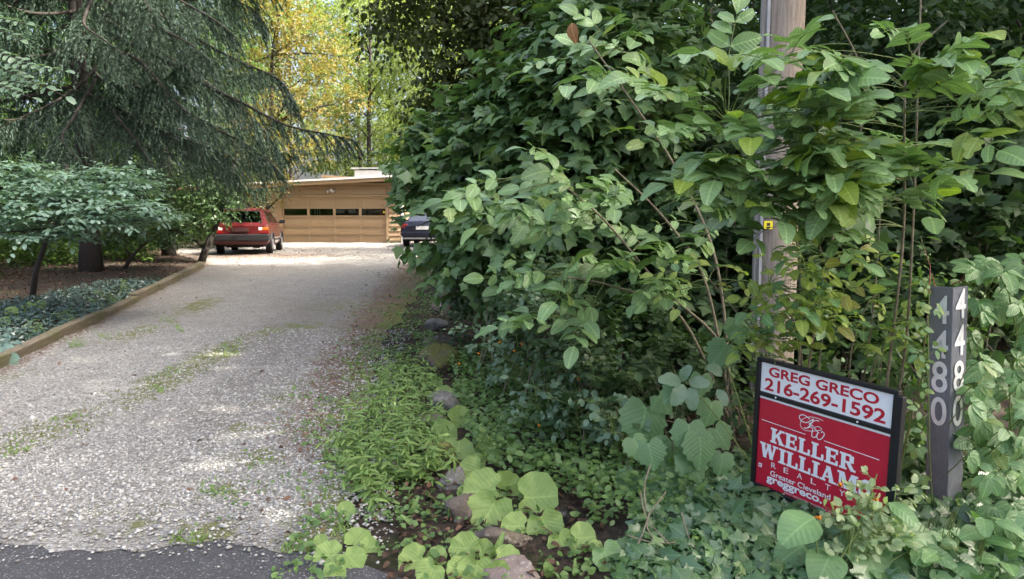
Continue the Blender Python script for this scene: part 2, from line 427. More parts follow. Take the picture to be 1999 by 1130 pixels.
def rockmat(name, c, c2, moss=0.3):
    m, nt, b = newmat(name)
    v = coord(nt)
    n = noise(nt, 9, 9, v, 0.7); n2 = noise(nt, 5, 5, v)
    r = ramp(nt, [(0.3, c2), (0.65, c)])
    nt.links.new(n.outputs[0], r.inputs[0])
    lich = noise(nt, 38, 4, v)
    col = mix(nt, mth(nt, 'MULTIPLY', mth(nt, 'GREATER_THAN', lich.outputs[0], 0.63), 0.5), r.outputs[0], (0.38, 0.38, 0.34))
    g = nt.nodes.new('ShaderNodeNewGeometry'); s = nt.nodes.new('ShaderNodeSeparateXYZ'); nt.links.new(g.outputs['Normal'], s.inputs[0])
    mf = mth(nt, 'MULTIPLY', mth(nt, 'ADD', mth(nt, 'MULTIPLY', s.outputs[2], 0.5), mth(nt, 'MULTIPLY_ADD', n2.outputs[0], 3.0, -1.8 + moss)), 2.0, clamp=True)
    col = mix(nt, mf, col, mix(nt, lich.outputs[0], (0.05, 0.055, 0.012), (0.11, 0.115, 0.025)))
    nt.links.new(col, b.inputs['Base Color']); b.inputs['Roughness'].default_value = 0.9
    bump(nt, b, n.outputs[0], 0.7, 0.03)
    return m
M['rock_brown'] = rockmat('brown_rock', (0.155, 0.125, 0.098), (0.060, 0.048, 0.038), -0.2)
M['rock_moss'] = rockmat('mossy_rock', (0.15, 0.12, 0.09), (0.055, 0.045, 0.035), 0.45)
M['rock_grey'] = rockmat('grey_rock', (0.19, 0.18, 0.165), (0.075, 0.07, 0.062), -0.3)
M['rock_pink'] = rockmat('pinkish_rock', (0.23, 0.185, 0.165), (0.11, 0.085, 0.075), -0.5)
def woodmat(name, c, c2, stretch=(6, 6, 0.4), sc=14, moss=0.0):
    m, nt, b = newmat(name)
    v = coord(nt)
    mp = nt.nodes.new('ShaderNodeMapping'); mp.inputs['Scale'].default_value = stretch
    nt.links.new(v, mp.inputs[0])
    n = noise(nt, sc, 8, mp.outputs[0], 0.7)
    r = ramp(nt, [(0.28, c2), (0.48, tuple((a+b_)/2 for a, b_ in zip(c, c2))), (0.7, c)])
    nt.links.new(n.outputs[0], r.inputs[0]); col = r.outputs[0]
    if moss:
        n2 = noise(nt, 3, 5, v)
        col = mix(nt, mth(nt, 'MULTIPLY', mth(nt, 'MULTIPLY_ADD', n2.outputs[0], 4, -1.8, clamp=True), moss), col, (0.10, 0.115, 0.03))
    nt.links.new(col, b.inputs['Base Color']); b.inputs['Roughness'].default_value = 0.85; b.inputs['Specular IOR Level'].default_value = 0.2
    bump(nt, b, n.outputs[0], 0.7, 0.01)
    return m
M['polewood'] = woodmat('weathered_pole_wood', (0.39, 0.335, 0.275), (0.165, 0.125, 0.095), (5, 5, 0.25), 11)
M['greywood'] = woodmat('bleached_board', (0.44, 0.41, 0.37), (0.20, 0.175, 0.15), (8, 8, 0.3), 10)
M['timber'] = woodmat('landscape_timber', (0.23, 0.195, 0.14), (0.095, 0.078, 0.058), (0.4, 7, 7), 8, moss=0.5)
# ------------------------------------------------------------------ ground, driveway, road
def grid_tris(nx, ny):
    i, j = np.meshgrid(np.arange(nx-1), np.arange(ny-1), indexing='ij')
    a = (i*ny + j).ravel(); b = a + ny; c = b + 1; d = a + 1
    return np.stack([a, b, c, d], 1)
xs = np.concatenate([-np.geomspace(420, 18, 26), np.arange(-17.5, 9, 0.25), np.geomspace(9.5, 420, 28)])
ys = np.concatenate([-np.geomspace(200, 1, 10), np.arange(-0.5, 2.5, 0.5), np.arange(2.5, 38, 0.22), np.geomspace(38.5, 500, 26)])
X, Y = np.meshgrid(xs, ys, indexing='ij')
Z = H(X, Y)
ins = sm(0.25, 0.6, X - leftx(Y))*sm(0.25, 0.6, drx(Y) - X)*sm(3.6, 4.0, Y)*(1 - sm(34, 35, Y))
Z = Z - 0.05*ins - 0.03*(1 - sm(2.9, 3.25, Y))
g = obj_np('ground', np.stack([X.ravel(), Y.ravel(), Z.ravel()], 1), grid_tris(len(xs), len(ys)), M['soil'], smooth=True)
tag(g, kind='structure')

ns, nr = 120, 300
s = np.linspace(0, 1, ns); t = 3.28 + 32*np.linspace(0, 1, nr)**1.5
Sg, Tg = np.meshgrid(s, t, indexing='ij')
Xd = leftx(Tg) + Sg*(drx(Tg) - leftx(Tg))
edge = 0.10*wob(Xd, Xd*0.3, 1.6) + 0.05*wob(Xd, Xd, 5.0, 2.0) + 0.035*np.clip(-Xd-1, -1, 4)
Yd = Tg + edge*(1 - sm(3.28, 4.4, Tg))
Xd = Xd + (0.12*wob(Yd, Yd*0.5, 1.5))*sm(0.8, 1.0, Sg)
Zd = H(Xd, Yd) + 0.008 + 0.006*sm(3.3, 3.9, Tg)
# wheel ruts and a slightly raised centre
cx = leftx(Yd)*0.52 + drx(Yd)*0.48
Zd = Zd + 0.012*wob(Xd, Yd, 2.2)*sm(4, 6, Yd)
def polydist(x, y, pts):
    d = np.full(x.shape, 1e9)
    for (ax, ay), (bx, by) in zip(pts[:-1], pts[1:]):
        ux, uy = bx-ax, by-ay
        k = np.clip(((x-ax)*ux + (y-ay)*uy)/(ux*ux+uy*uy), 0, 1)
        d = np.minimum(d, np.hypot(x-ax-k*ux, y-ay-k*uy))
    return d
def gp(lst): return [tuple(G(a, b)[:2]) for a, b in lst]
strip = gp([(-200, 950), (0, 885), (110, 842), (250, 780), (350, 735), (430, 690), (520, 650)])
dm = polydist(Xd, Yd, strip)
moss = 0.85*(1 - sm(0.05, 0.50, dm))*(0.72 + 0.45*wob(Xd, Yd, 1.4))
strip2 = gp([(0, 745), (80, 715), (180, 680), (300, 640), (420, 585)])
moss = np.maximum(moss, 0.62*(0.65 + 0.6*wob(Xd, Yd, 1.1))*(1 - sm(0.05, 0.55, polydist(Xd, Yd, strip2))))
for (a, b, r, k) in [(470, 840, .25, .6), (500, 900, .22, .7), (450, 960, .3, .6), (400, 1045, .2, .75), (270, 1020, .25, .5), (630, 830, .35, .6), (590, 640, .5, .5), (660, 600, .8, .5), (820, 545, .9, .5), (560, 780, .35, .5), (420, 1060, .15, .7), (215, 1000, .2, .5), (505, 905, .15, .8)]:
    q = G(a, b); moss = np.maximum(moss, k*np.exp(-((Xd-q[0])**2 + (Yd-q[1])**2)/(2*(r*0.8)**2)))
moss = np.maximum(moss, 0.75*sm(0.86, 0.98, Sg)*(1 - sm(9, 20, Yd)))
litter = np.maximum(0.95*sm(0.70, 0.95, Sg)*sm(3.6, 5.5, Yd)*(1-sm(18, 24, Yd)*0.6), 0.7*(1 - sm(0.0, 0.09, Sg)))
litter = np.maximum(litter, 0.75*np.exp(-((Yd-21.3)/1.8)**2)*(1 - sm(0.35, 0.9, Sg)))
litter = np.maximum(litter, 0.35*sm(23, 26, Yd))
fines = 0.10 + 0.85*np.exp(-((Sg - 0.68)/0.15)**2)*sm(4.0, 5.5, Yd)*(1-sm(9.5, 15, Yd)) + 0.30*sm(0.55, 0.85, Sg)*sm(4.2, 5.6, Yd)*(1-sm(13, 20, Yd)) + 0.9*sm(0.84, 0.97, Sg)*sm(3.8, 4.6, Yd)*(1-sm(13, 22, Yd)) + 0.35*sm(7, 9.5, Yd)*(1-sm(17, 21, Yd))
fines = fines + 0.4*(1 - sm(3.28, 3.7, Tg))*sm(-0.2, 0.6, wob(Xd, Yd, 3.0)+0.3)
d = obj_np('driveway', np.stack([Xd.ravel(), Yd.ravel(), Zd.ravel()], 1), grid_tris(ns, nr)[:, ::-1], M['gravel'], smooth=True,
           attrs={'moss': moss.ravel(), 'litter': litter.ravel(), 'fines': fines.ravel()})
tag(d, kind='structure')
DRIVE = (Xd, Yd, Zd)

# asphalt road in front of the drive
xr = np.linspace(-30, 30, 400)
ye = 3.50 + 0.0*xr
ye = np.where(xr > -1.0, 3.50 - 0.6*sm(-1.3, -0.1, xr), ye) + 0.05*wob(xr, xr*0.4, 2.0)
rows = np.array([0.0, 0.3, 0.6, 0.85, 1.0])
Xr = np.repeat(xr[:, None], 5, 1); Yr = -6 + (ye[:, None] + 6)*rows[None]
r_ = obj_np('road', np.stack([Xr.ravel(), Yr.ravel(), np.full(Xr.size, 0.006)], 1), grid_tris(400, 5), M['asphalt'])
tag(r_, kind='structure')

# ------------------------------------------------------------------ house
HO = P(515, 473.5, 33.3); HO[2] = 0.5
house = thing('house', 'tan low-roofed house with wide garage door at end of gravel driveway', 'house', HO, radians(-4))
HW = 6.46
def hb(name, boxes, mat, parent=house, bevel=0.0):
    mb = MB()
    for c, d in boxes: mb.box(c, d)
    return mb.build(name, mat, parent, bevel=bevel)
def roofz(x): return 2.52 + 0.045*x       # underside of the sloping fascia
# backing walls, 8 cm thick, with the door opening left clear
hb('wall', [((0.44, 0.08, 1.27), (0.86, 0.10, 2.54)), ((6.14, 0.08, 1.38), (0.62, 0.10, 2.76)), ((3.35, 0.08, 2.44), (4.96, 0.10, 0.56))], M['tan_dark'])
hb('wall', [((0.06, 3.2, 1.3), (0.1, 6.1, 2.6))], M['tan']); hb('wall', [((HW-0.06, 3.2, 1.4), (0.1, 6.1, 2.8))], M['tan'])
# rear wall, closed from floor to roof
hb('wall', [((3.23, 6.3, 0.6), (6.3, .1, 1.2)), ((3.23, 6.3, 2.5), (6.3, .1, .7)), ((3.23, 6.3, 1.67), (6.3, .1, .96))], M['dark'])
hb('floor', [((3.23, 3.2, 0.012), (6.3, 6.1, 0.02))], M['roof'])
# lap siding boards on the two piers and over the door
brd = 0.215
def board(x0, x1, z0, h, top=None):
    mb = MB()
    y0, y1 = 0.004, 0.048
    mb.add([(x0, -y1, z0+0.012), (x1, -y1, z0+0.012), (x1, -y0, z0+h), (x0, -y0, z0+h), (x0, 0.029, z0+0.012), (x1, 0.029, z0+0.012), (x1, 0.029, z0+h), (x0, 0.029, z0+h)],
           [(0, 1, 2, 3), (5, 4, 7, 6), (4, 0, 3, 7), (1, 5, 6, 2), (3, 2, 6, 7), (4, 5, 1, 0)])
    o = mb.build('siding_board', M['tan'], house)
    return o
z = 0.10
while z < 2.45:
    board(0.04, 0.70, z, min(brd-0.004, 2.54-z)); board(5.90, HW-0.03, z, brd-0.004)
    z += brd
board(5.90, HW-0.03, z, 0.13)
board(0.93, 5.78, 2.20, 0.24); board(0.93, 5.78, 2.44, 0.14)
hb('foundation', [((0.40, 0.0, 0.04), (0.76, 0.06, 0.09)), ((6.15, 0.0, 0.04), (0.58, 0.06, 0.09))], plain('mossy_concrete', (0.30, 0.28, 0.18), 0.9, 0.2, var=0.5, scale=6))
# trims: door jambs, white corner strip, downpipe
hb('door_jamb', [((0.81, 0.0, 1.09), (0.20, 0.11, 2.18))], M['tan_dark'])  # left jamb coloured darker for the shadow it stands in
hb('door_jamb', [((5.84, 0.0, 1.09), (0.10, 0.11, 2.18))], M['tan'])
hb('door_header', [((3.35, -0.005, 2.155), (4.88, 0.12, 0.08))], M['tan'])
hb('corner_trim', [((-0.02, 0.0, 1.27), (0.09, 0.12, 2.5))], M['white_paint'])
hb('downpipe', [((HW+0.05, 0.02, 1.05), (0.08, 0.08, 2.1))], M['white_paint'])
# garage door: five rows by four columns of framed panels, the second row glazed
door = hb('garage_door', [((3.345, 0.105, 0.012), (4.86, 0.045, 0.02))], M['tan_dark'])
rowz = [0.02, 0.40, 0.76, 1.20, 1.62, 2.115]
colx = [0.915 + 4.86*i/4 for i in range(5)]
def door_panel(x0, x1, z0, z1, glass):
    f = 0.055
    mb = MB()
    w, h = x1-x0-0.006, z1-z0-0.006
    cx_, cz_ = (x0+x1)/2, (z0+z1)/2
    mb.box((cx_, 0.085, cz_+h/2-f/2), (w, 0.04, f)); mb.box((cx_, 0.085, cz_-h/2+f/2), (w, 0.04, f))
    mb.box((cx_-w/2+f/2, 0.085, cz_), (f, 0.04, h-2*f)); mb.box((cx_+w/2-f/2, 0.085, cz_), (f, 0.04, h-2*f))
    if not glass: mb.box((cx_, 0.102, cz_), (w-2*f, 0.008, h-2*f))
    mb.build('door_panel', M['tan'], door)
    if glass:
        MB().box((cx_, 0.096, cz_), (w-2*f, 0.006, h-2*f)).build('window_pane', M['glass'], door)
for r in range(5):
    for c in range(4):
        door_panel(colx[c], colx[c+1], rowz[r], rowz[r+1], r == 3)
# weights of the door rails: thin shadow strips are real ledges
for r in (1, 2, 3):
    hb('door_ledge', [((3.345, 0.046, rowz[r]+0.012), (4.84, 0.038, 0.026))], M['tan'], door)
hb('door_sticker', [((5.66, 0.086, 1.40), (0.09, 0.004, 0.09))], plain('yellow_sticker', (0.75, 0.55, 0.04), 0.5), door)
# white panels imitate reflections in the panes; slats of a blind beside them
hb('reflection_blind', [((3.55, 0.14, 1.46), (0.50, 0.01, 0.20)), ((4.15, 0.14, 1.46), (0.34, 0.01, 0.18)), ((4.72, 0.14, 1.46), (0.16, 0.01, 0.2))], M['white_paint'])
hb('reflection_blind', [((2.42 + i*0.11, 0.14, 1.45), (0.035, 0.01, 0.30)) for i in range(3)], M['white_paint'])
# roof: sloping slab with a tan fascia and a white drip edge
def slab(name, x0, x1, y0, y1, dz0, dz1, mat, f=roofz, par=house):
    mb = MB()
    mb.add([(x, y, f(x)+dz) for dz in (dz0, dz1) for (x, y) in ((x0, y0), (x1, y0), (x1, y1), (x0, y1))],
           [(3, 2, 1, 0), (4, 5, 6, 7), (0, 1, 5, 4), (1, 2, 6, 5), (2, 3, 7, 6), (3, 0, 4, 7)])
    return mb.build(name, mat, par)
slab('roof', -0.9, 7.3, -0.50, 6.6, 0.03, 0.16, M['roof'])
slab('fascia', -0.9, 7.3, -0.545, -0.503, 0.0, 0.155, M['tan'])
slab('drip_edge', -0.92, 7.32, -0.60, -0.40, 0.162, 0.235, M['white_paint'])
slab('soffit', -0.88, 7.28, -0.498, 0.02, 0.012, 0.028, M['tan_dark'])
# twin flood lamp
fl = hb('flood_lamp', [((3.27, -0.055, 2.40), (0.12, 0.04, 0.12))], M['white_paint'])
for sx in (-1, 1):
    mb = MB(); c = np.array((3.27 + sx*0.06, -0.07, 2.40)); e = c + np.array((sx*0.10, -0.10, -0.06))
    mb.tube([c, c+(e-c)*0.35, c+(e-c)*0.5, e], [0.018, 0.022, 0.05, 0.075], 12)
    mb.build('lamp_head', M['alloy'], fl, smooth=True)
hb('wall_lamp', [((6.18, -0.05, 2.02), (0.05, 0.06, 0.16))], M['blackp'])
# left wing set back, its plank door grey-brown
for k in range(11):
    hb('plank', [((-2.6, 3.0 - 0.004*(k % 2), 0.12 + k*0.205), (5.0, 0.04, 0.195))], plain('grey_brown_plank', (0.20, 0.165, 0.135), 0.8, 0.2, var=0.25) if k == 0 else bpy.data.materials['grey_brown_plank'])
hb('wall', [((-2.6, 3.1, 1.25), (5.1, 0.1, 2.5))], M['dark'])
slab('roof', -5.4, -0.95, 2.4, 8.0, 0.0, 0.15, M['roof'], lambda x: 2.55)
slab('fascia', -5.4, -0.95, 2.35, 2.398, -0.03, 0.15, M['tan_dark'], lambda x: 2.55)
# higher rear wing with a brown gable end, and the white painted chimney with its slab cap
mb = MB().prism([(1.2, 2.6), (5.0, 2.6), (5.0, 3.05), (1.2, 3.32)], 7.0, 12.0); mb.build('wall', M['tan_dark'], house)
mb = MB().prism([(0.6, 3.40), (5.6, 3.06), (5.6, 3.18), (0.6, 3.52)], 6.7, 12.3); mb.build('roof', M['roof'], house)
mb = MB().prism([(0.55, 3.37), (5.65, 3.03), (5.65, 3.16), (0.55, 3.49)], 6.62, 6.69); mb.build('fascia', M['tan_dark'], house)
def brickpaint():
    m, nt, b = newmat('white_painted_brick')
    v = coord(nt)
    bt = nt.nodes.new('ShaderNodeTexBrick'); bt.inputs['Scale'].default_value = 4.4
    mp = nt.nodes.new('ShaderNodeMapping'); mp.inputs['Rotation'].default_value = (pi/2, 0, 0); nt.links.new(v, mp.inputs[0]); nt.links.new(mp.outputs[0], bt.inputs[0])
    bt.inputs['Color1'].default_value = (0.58, 0.58, 0.56, 1); bt.inputs['Color2'].default_value = (0.52, 0.52, 0.50, 1); bt.inputs['Mortar'].default_value = (0.38, 0.38, 0.36, 1)
    n = noise(nt, 3, 4, v)
    sx = nt.nodes.new('ShaderNodeSeparateXYZ'); nt.links.new(v, sx.inputs[0])
    st = mth(nt, 'MULTIPLY', mth(nt, 'LESS_THAN', mth(nt, 'ABSOLUTE', mth(nt, 'SUBTRACT', sx.outputs[0], 4.9)), 0.07), mth(nt, 'GREATER_THAN', n.outputs[0], 0.45))
    nt.links.new(mix(nt, mth(nt, 'MULTIPLY', st, 0.7), bt.outputs[0], (0.35, 0.15, 0.06)), b.inputs['Base Color'])
    b.inputs['Roughness'].default_value = 0.7
    return m
M['cap'] = plain('weathered_cap', (0.50, 0.50, 0.48), 0.7, 0.3, var=0.3, scale=5)
bp = brickpaint()
chim = hb('chimney', [((3.75, 5.0, 3.12), (1.45, 0.9, 0.95)), ((5.25, 5.05, 3.05), (1.5, 0.8, 0.85))], bp)
hb('chimney_cap', [((3.70, 5.0, 3.71), (1.7, 1.0, 0.06)), ((5.45, 5.05, 3.56), (1.95, 1.0, 0.07))], M['cap'], chim)
hb('flue_pipe', [((4.55, 4.9, 3.72), (0.22, 0.22, 0.40))], M['alloy'], chim)
# brick-brown side wall on the right behind the parked sedan
hb('wall', [((8.6, 4.0, 1.15), (4.1, 0.12, 2.3))], plain('brown_wall', (0.24, 0.12, 0.075), 0.8, 0.2, var=0.3))
hb('window', [((8.9, 3.92, 1.35), (1.6, 0.05, 0.8))], M['white_paint'])
slab('roof', 6.6, 11.0, 3.3, 8.0, 0.0, 0.14, M['roof'], lambda x: 2.35)

# ------------------------------------------------------------------ cars
def cut_arches(mesh_obj, spots, r):
    cut = []
    for (x, y, z) in spots:
        mb = MB(); mb.tube([(x-0.28, y, z), (x+0.28, y, z)], r, 20)
        c = mb.build('cutter', M['blackp'])
        md = mesh_obj.modifiers.new('cut', 'BOOLEAN'); md.operation = 'DIFFERENCE'; md.object = c; md.solver = 'EXACT'
        cut.append(c)
    dg = bpy.context.evaluated_depsgraph_get(); dg.update()
    me = bpy.data.meshes.new_from_object(mesh_obj.evaluated_get(dg))
    mesh_obj.modifiers.clear(); mesh_obj.data = me
    for c in cut: bpy.data.objects.remove(c)
def loft(stations):
    """stations: list of (y, [(x,z) half outline bottom-centre -> top-centre]) ; mirrored"""
    mb = MB(); vs = []; n = None
    for y, half in stations:
        ring = [(x, y, z) for x, z in half] + [(-x, y, z) for x, z in half[-2:0:-1]]
        n = len(ring); vs += ring
    fs = []
    for i in range(len(stations)-1):
        for k in range(n): fs.append((i*n+k, i*n+(k+1) % n, (i+1)*n+(k+1) % n, (i+1)*n+k))
    fs.append(tuple(range(n))); fs.append(tuple((len(stations)-1)*n+k for k in range(n)))
    mb.add(vs, fs); return mb
def quad_patch(c00, c10, c11, c01, u0, u1, v0, v1, off):
    c00, c10, c11, c01 = [np.array(c, float) for c in (c00, c10, c11, c01)]
    def pt(u, v): return (c00*(1-u)+c10*u)*(1-v) + (c01*(1-u)+c11*u)*v
    n = nz(np.cross(c10-c00, c01-c00))
    q = [pt(u0, v0), pt(u1, v0), pt(u1, v1), pt(u0, v1)]
    mb = MB(); mb.add([a + n*off for a in q] + [a - n*0.01 for a in q], [(0, 1, 2, 3), (7, 6, 5, 4), (0, 4, 5, 1), (1, 5, 6, 2), (2, 6, 7, 3), (3, 7, 4, 0)])
    return mb
def wheel(root, x, y, r, w):
    sx = 1 if x > 0 else -1
    mb = MB(); mb.tube([(x-w/2, y, r), (x-w/2+0.02, y, r), (x+w/2-0.02, y, r), (x+w/2, y, r)], [r*0.9, r, r, r*0.9], 24)
    wl = mb.build('wheel', M['rubber'], root, smooth=False)
    mb = MB(); mb.tube([(x+sx*(w/2-0.01), y, r), (x+sx*(w/2+0.004), y, r)], r*0.64, 20)
    rim = mb.build('rim', M['blackp'], wl)
    mb = MB()
    for k in range(8):
        a = 2*pi*k/8
        Mx = Matrix.Translation((x+sx*(w/2+0.01), y, r)) @ Matrix.Rotation(a, 4, 'X')
        mb.box((0, 0, r*0.34), (0.012, r*0.17, r*0.58), Mx)
    mb.tube([(x+sx*(w/2), y, r), (x+sx*(w/2+0.022), y, r)], r*0.16, 12)
    mb.build('wheel_spokes', M['alloy'], wl)
def car_hatch():
    root = thing('parked_car', 'red three-door hatchback parked at the left in front of the garage, its tail towards us', 'car')
    W2 = 0.83
    def half(w, zb, zs, zt, tuck=0.05):
        return [(0, zb), (w-0.14, zb), (w-0.03, zb+0.10), (w, zs), (w, zs+0.16), (w-0.025, zt-0.06), (w-tuck-0.02, zt), (0, zt+0.015)]
    st = [(-1.97, half(W2-0.05, 0.36, 0.55, 0.86)), (-1.93, half(W2-0.01, 0.30, 0.52, 0.93)), (-1.6, half(W2, 0.24, 0.5, 0.95)), (-0.6, half(W2, 0.20, 0.5, 0.95)),
          (0.4, half(W2, 0.20, 0.5, 0.94)), (0.95, half(W2, 0.20, 0.5, 0.92)), (1.6, half(W2-0.02, 0.22, 0.5, 0.84)), (1.92, half(W2-0.05, 0.28, 0.5, 0.76)), (1.99, half(W2-0.1, 0.34, 0.5, 0.68))]
    body = loft(st).build('body', M['red_paint'], root)
    R = 0.295; wy = (-1.17, 1.30)
    cut_arches(body, [(s*0.80, y, R) for s in (-1, 1) for y in wy], 0.355)
    b = body.modifiers.new('bevel', 'BEVEL'); b.width = 0.012; b.segments = 2; b.limit_method = 'ANGLE'; b.angle_limit = radians(25)
    # underbody so that no light falls through
    MB().box((0, 0, 0.30), (1.24, 3.7, 0.16)).build('underbody', M['dark'], root)
    # greenhouse
    zb, zt = 0.93, 1.375
    bl = {k: v for k, v in dict(rl=(-0.775, -1.90, zb), rr=(0.775, -1.90, zb), fr=(0.775, 0.95, zb), fl=(-0.775, 0.95, zb)).items()}
    tl = dict(rl=(-0.60, -1.52, zt), rr=(0.60, -1.52, zt), fr=(0.59, 0.22, zt), fl=(-0.59, 0.22, zt))
    def lerp(a, b_, t): return tuple(np.array(a)*(1-t)+np.array(b_)*t)
    # pillars and roof as a body-coloured frame
    pm = MB()
    def bar(a, b_, w):
        pm.tube([np.array(a), np.array(b_)], w, 6)
    roof = MB(); roof.add([tl['rl'], tl['rr'], tl['fr'], tl['fl'], (-0.5, -1.42, zt+0.04), (0.5, -1.42, zt+0.04), (0.5, 0.1, zt+0.04), (-0.5, 0.1, zt+0.04)],
                          [(3, 2, 1, 0), (4, 5, 6, 7), (0, 1, 5, 4), (1, 2, 6, 5), (2, 3, 7, 6), (3, 0, 4, 7)])
    roof.build('roof', M['red_paint'], root, bevel=0.02)
    def face(c00, c10, c11, c01, holes, name='window_pane'):
        c00, c10, c11, c01 = map(lambda q: np.array(q, float), (c00, c10, c11, c01))
        def pt(u, v): return (c00*(1-u)+c10*u)*(1-v)+(c01*(1-u)+c11*u)*v
        us = sorted({0, 1, *[h[0] for h in holes], *[h[1] for h in holes]})
        v0, v1 = holes[0][2], holes[0][3]
        n = nz(np.cross(c10-c00, c01-c00))*0.02
        def cell(u0, u1, w0, w1):
            q = [pt(u0, w0), pt(u1, w0), pt(u1, w1), pt(u0, w1)]
            pm.add(q + [a-n for a in q], [(0, 1, 2, 3), (7, 6, 5, 4), (0, 4, 5, 1), (1, 5, 6, 2), (2, 6, 7, 3), (3, 7, 4, 0)])
        cell(0, 1, 0, v0); cell(0, 1, v1, 1)
        cur = 0
        for h in holes:
            if h[0] > cur: cell(cur, h[0], v0, v1)
            cur = h[1]
            quad_patch(c00, c10, c11, c01, h[0]-0.004, h[1]+0.004, v0-0.01, v1+0.01, -0.012).build(name, M['car_glass'], root)
        if cur < 1: cell(cur, 1, v0, v1)
    face(bl['rl'], bl['rr'], tl['rr'], tl['rl'], [(0.09, 0.91, 0.10, 0.90)], 'rear_window')
    face(bl['rr'], bl['fr'], tl['fr'], tl['rr'], [(0.13, 0.46, 0.08, 0.88), (0.49, 0.93, 0.08, 0.88)])
    face(bl['fl'], bl['rl'], tl['rl'], tl['fl'], [(0.07, 0.51, 0.08, 0.88), (0.54, 0.87, 0.08, 0.88)])
    face(bl['fr'], bl['fl'], tl['fl'], tl['fr'], [(0.06, 0.94, 0.06, 0.92)], 'windscreen')
    pm.build('pillars', M['red_paint'], root)
    # seats inside
    for x in (-0.36, 0.36):
        MB().box((x, 0.0, 0.78), (0.48, 0.14, 0.62)).box((x, -0.01, 1.17), (0.24, 0.09, 0.16)).build('seat', M['dark'], root, bevel=0.03)
    MB().box((0, -1.0, 0.72), (1.2, 0.14, 0.55)).build('seat', M['dark'], root, bevel=0.03)
    # bumpers, side strip, lamps, plate, handle, mirror, wiper
    MB().box((0, -2.0, 0.52), (1.67, 0.18, 0.20)).box((0.815, -1.72, 0.52), (0.06, 0.42, 0.18)).box((-0.815, -1.72, 0.52), (0.06, 0.42, 0.18)).build('bumper', M['blackp'], root, bevel=0.03)
    MB().box((0, 2.0, 0.48), (1.64, 0.16, 0.2)).build('bumper', M['blackp'], root, bevel=0.03)
    for s_ in (-1, 1):
        for nme, x0, x1, mt in (('tail_lamp', 0.63, 0.815, 'lamp_amber'), ('tail_lamp', 0.52, 0.628, 'lamp_white')):
            MB().box((s_*(x0+x1)/2, -1.955, 0.785), (x1-x0, 0.06, 0.09)).build(nme, M[mt], root, bevel=0.008)
        MB().box((s_*0.665, -1.96, 0.69), (0.30, 0.05, 0.09)).build('tail_lamp', M['lamp_red'], root, bevel=0.008)
        MB().box((s_*0.835, 0.07, 0.42), (0.018, 1.6, 0.05)).build('side_strip', M['blackp'], root)
        MB().box((s_*0.94, 0.62, 0.99), (0.19, 0.09, 0.13)).box((s_*0.84, 0.63, 0.96), (0.08, 0.05, 0.05)).build('side_mirror', M['blackp'], root, bevel=0.02)
        MB().box((s_*0.835, -0.24, 0.80), (0.02, 0.14, 0.03)).build('door_handle', M['blackp'], root)
        for yy in wy:   # wheel arch lips
            mb = MB(); mb.tube([(s_*0.828, yy+0.37*cos(a), R+0.37*sin(a)) for a in np.linspace(-0.1, pi+0.1, 14)], 0.022, 6); mb.build('arch_lip', M['blackp'], root)
        for yy in wy: wheel(root, s_*0.735, yy, R, 0.19)
    MB().box((0, -1.985, 0.76), (0.48, 0.03, 0.12)).build('number_plate', plain('number_plate_back', (0.05, 0.02, 0.02), 0.4), root)
    MB().tube([(0.05, -1.93, 0.96), (-0.42, -1.87, 1.02)], 0.012, 6).build('rear_wiper', M['blackp'], root)
    MB().tube([(-0.45, -1.9, 0.22), (-0.45, -2.02, 0.22)], 0.03, 8).build('tail_pipe', M['alloy'], root)
    return root
car1 = car_hatch()
q = P(466, 495, 22.6)
car1.location = (-8.62, 21.75+1.98, 0.515); car1.rotation_euler = (0, 0, radians(11.5))

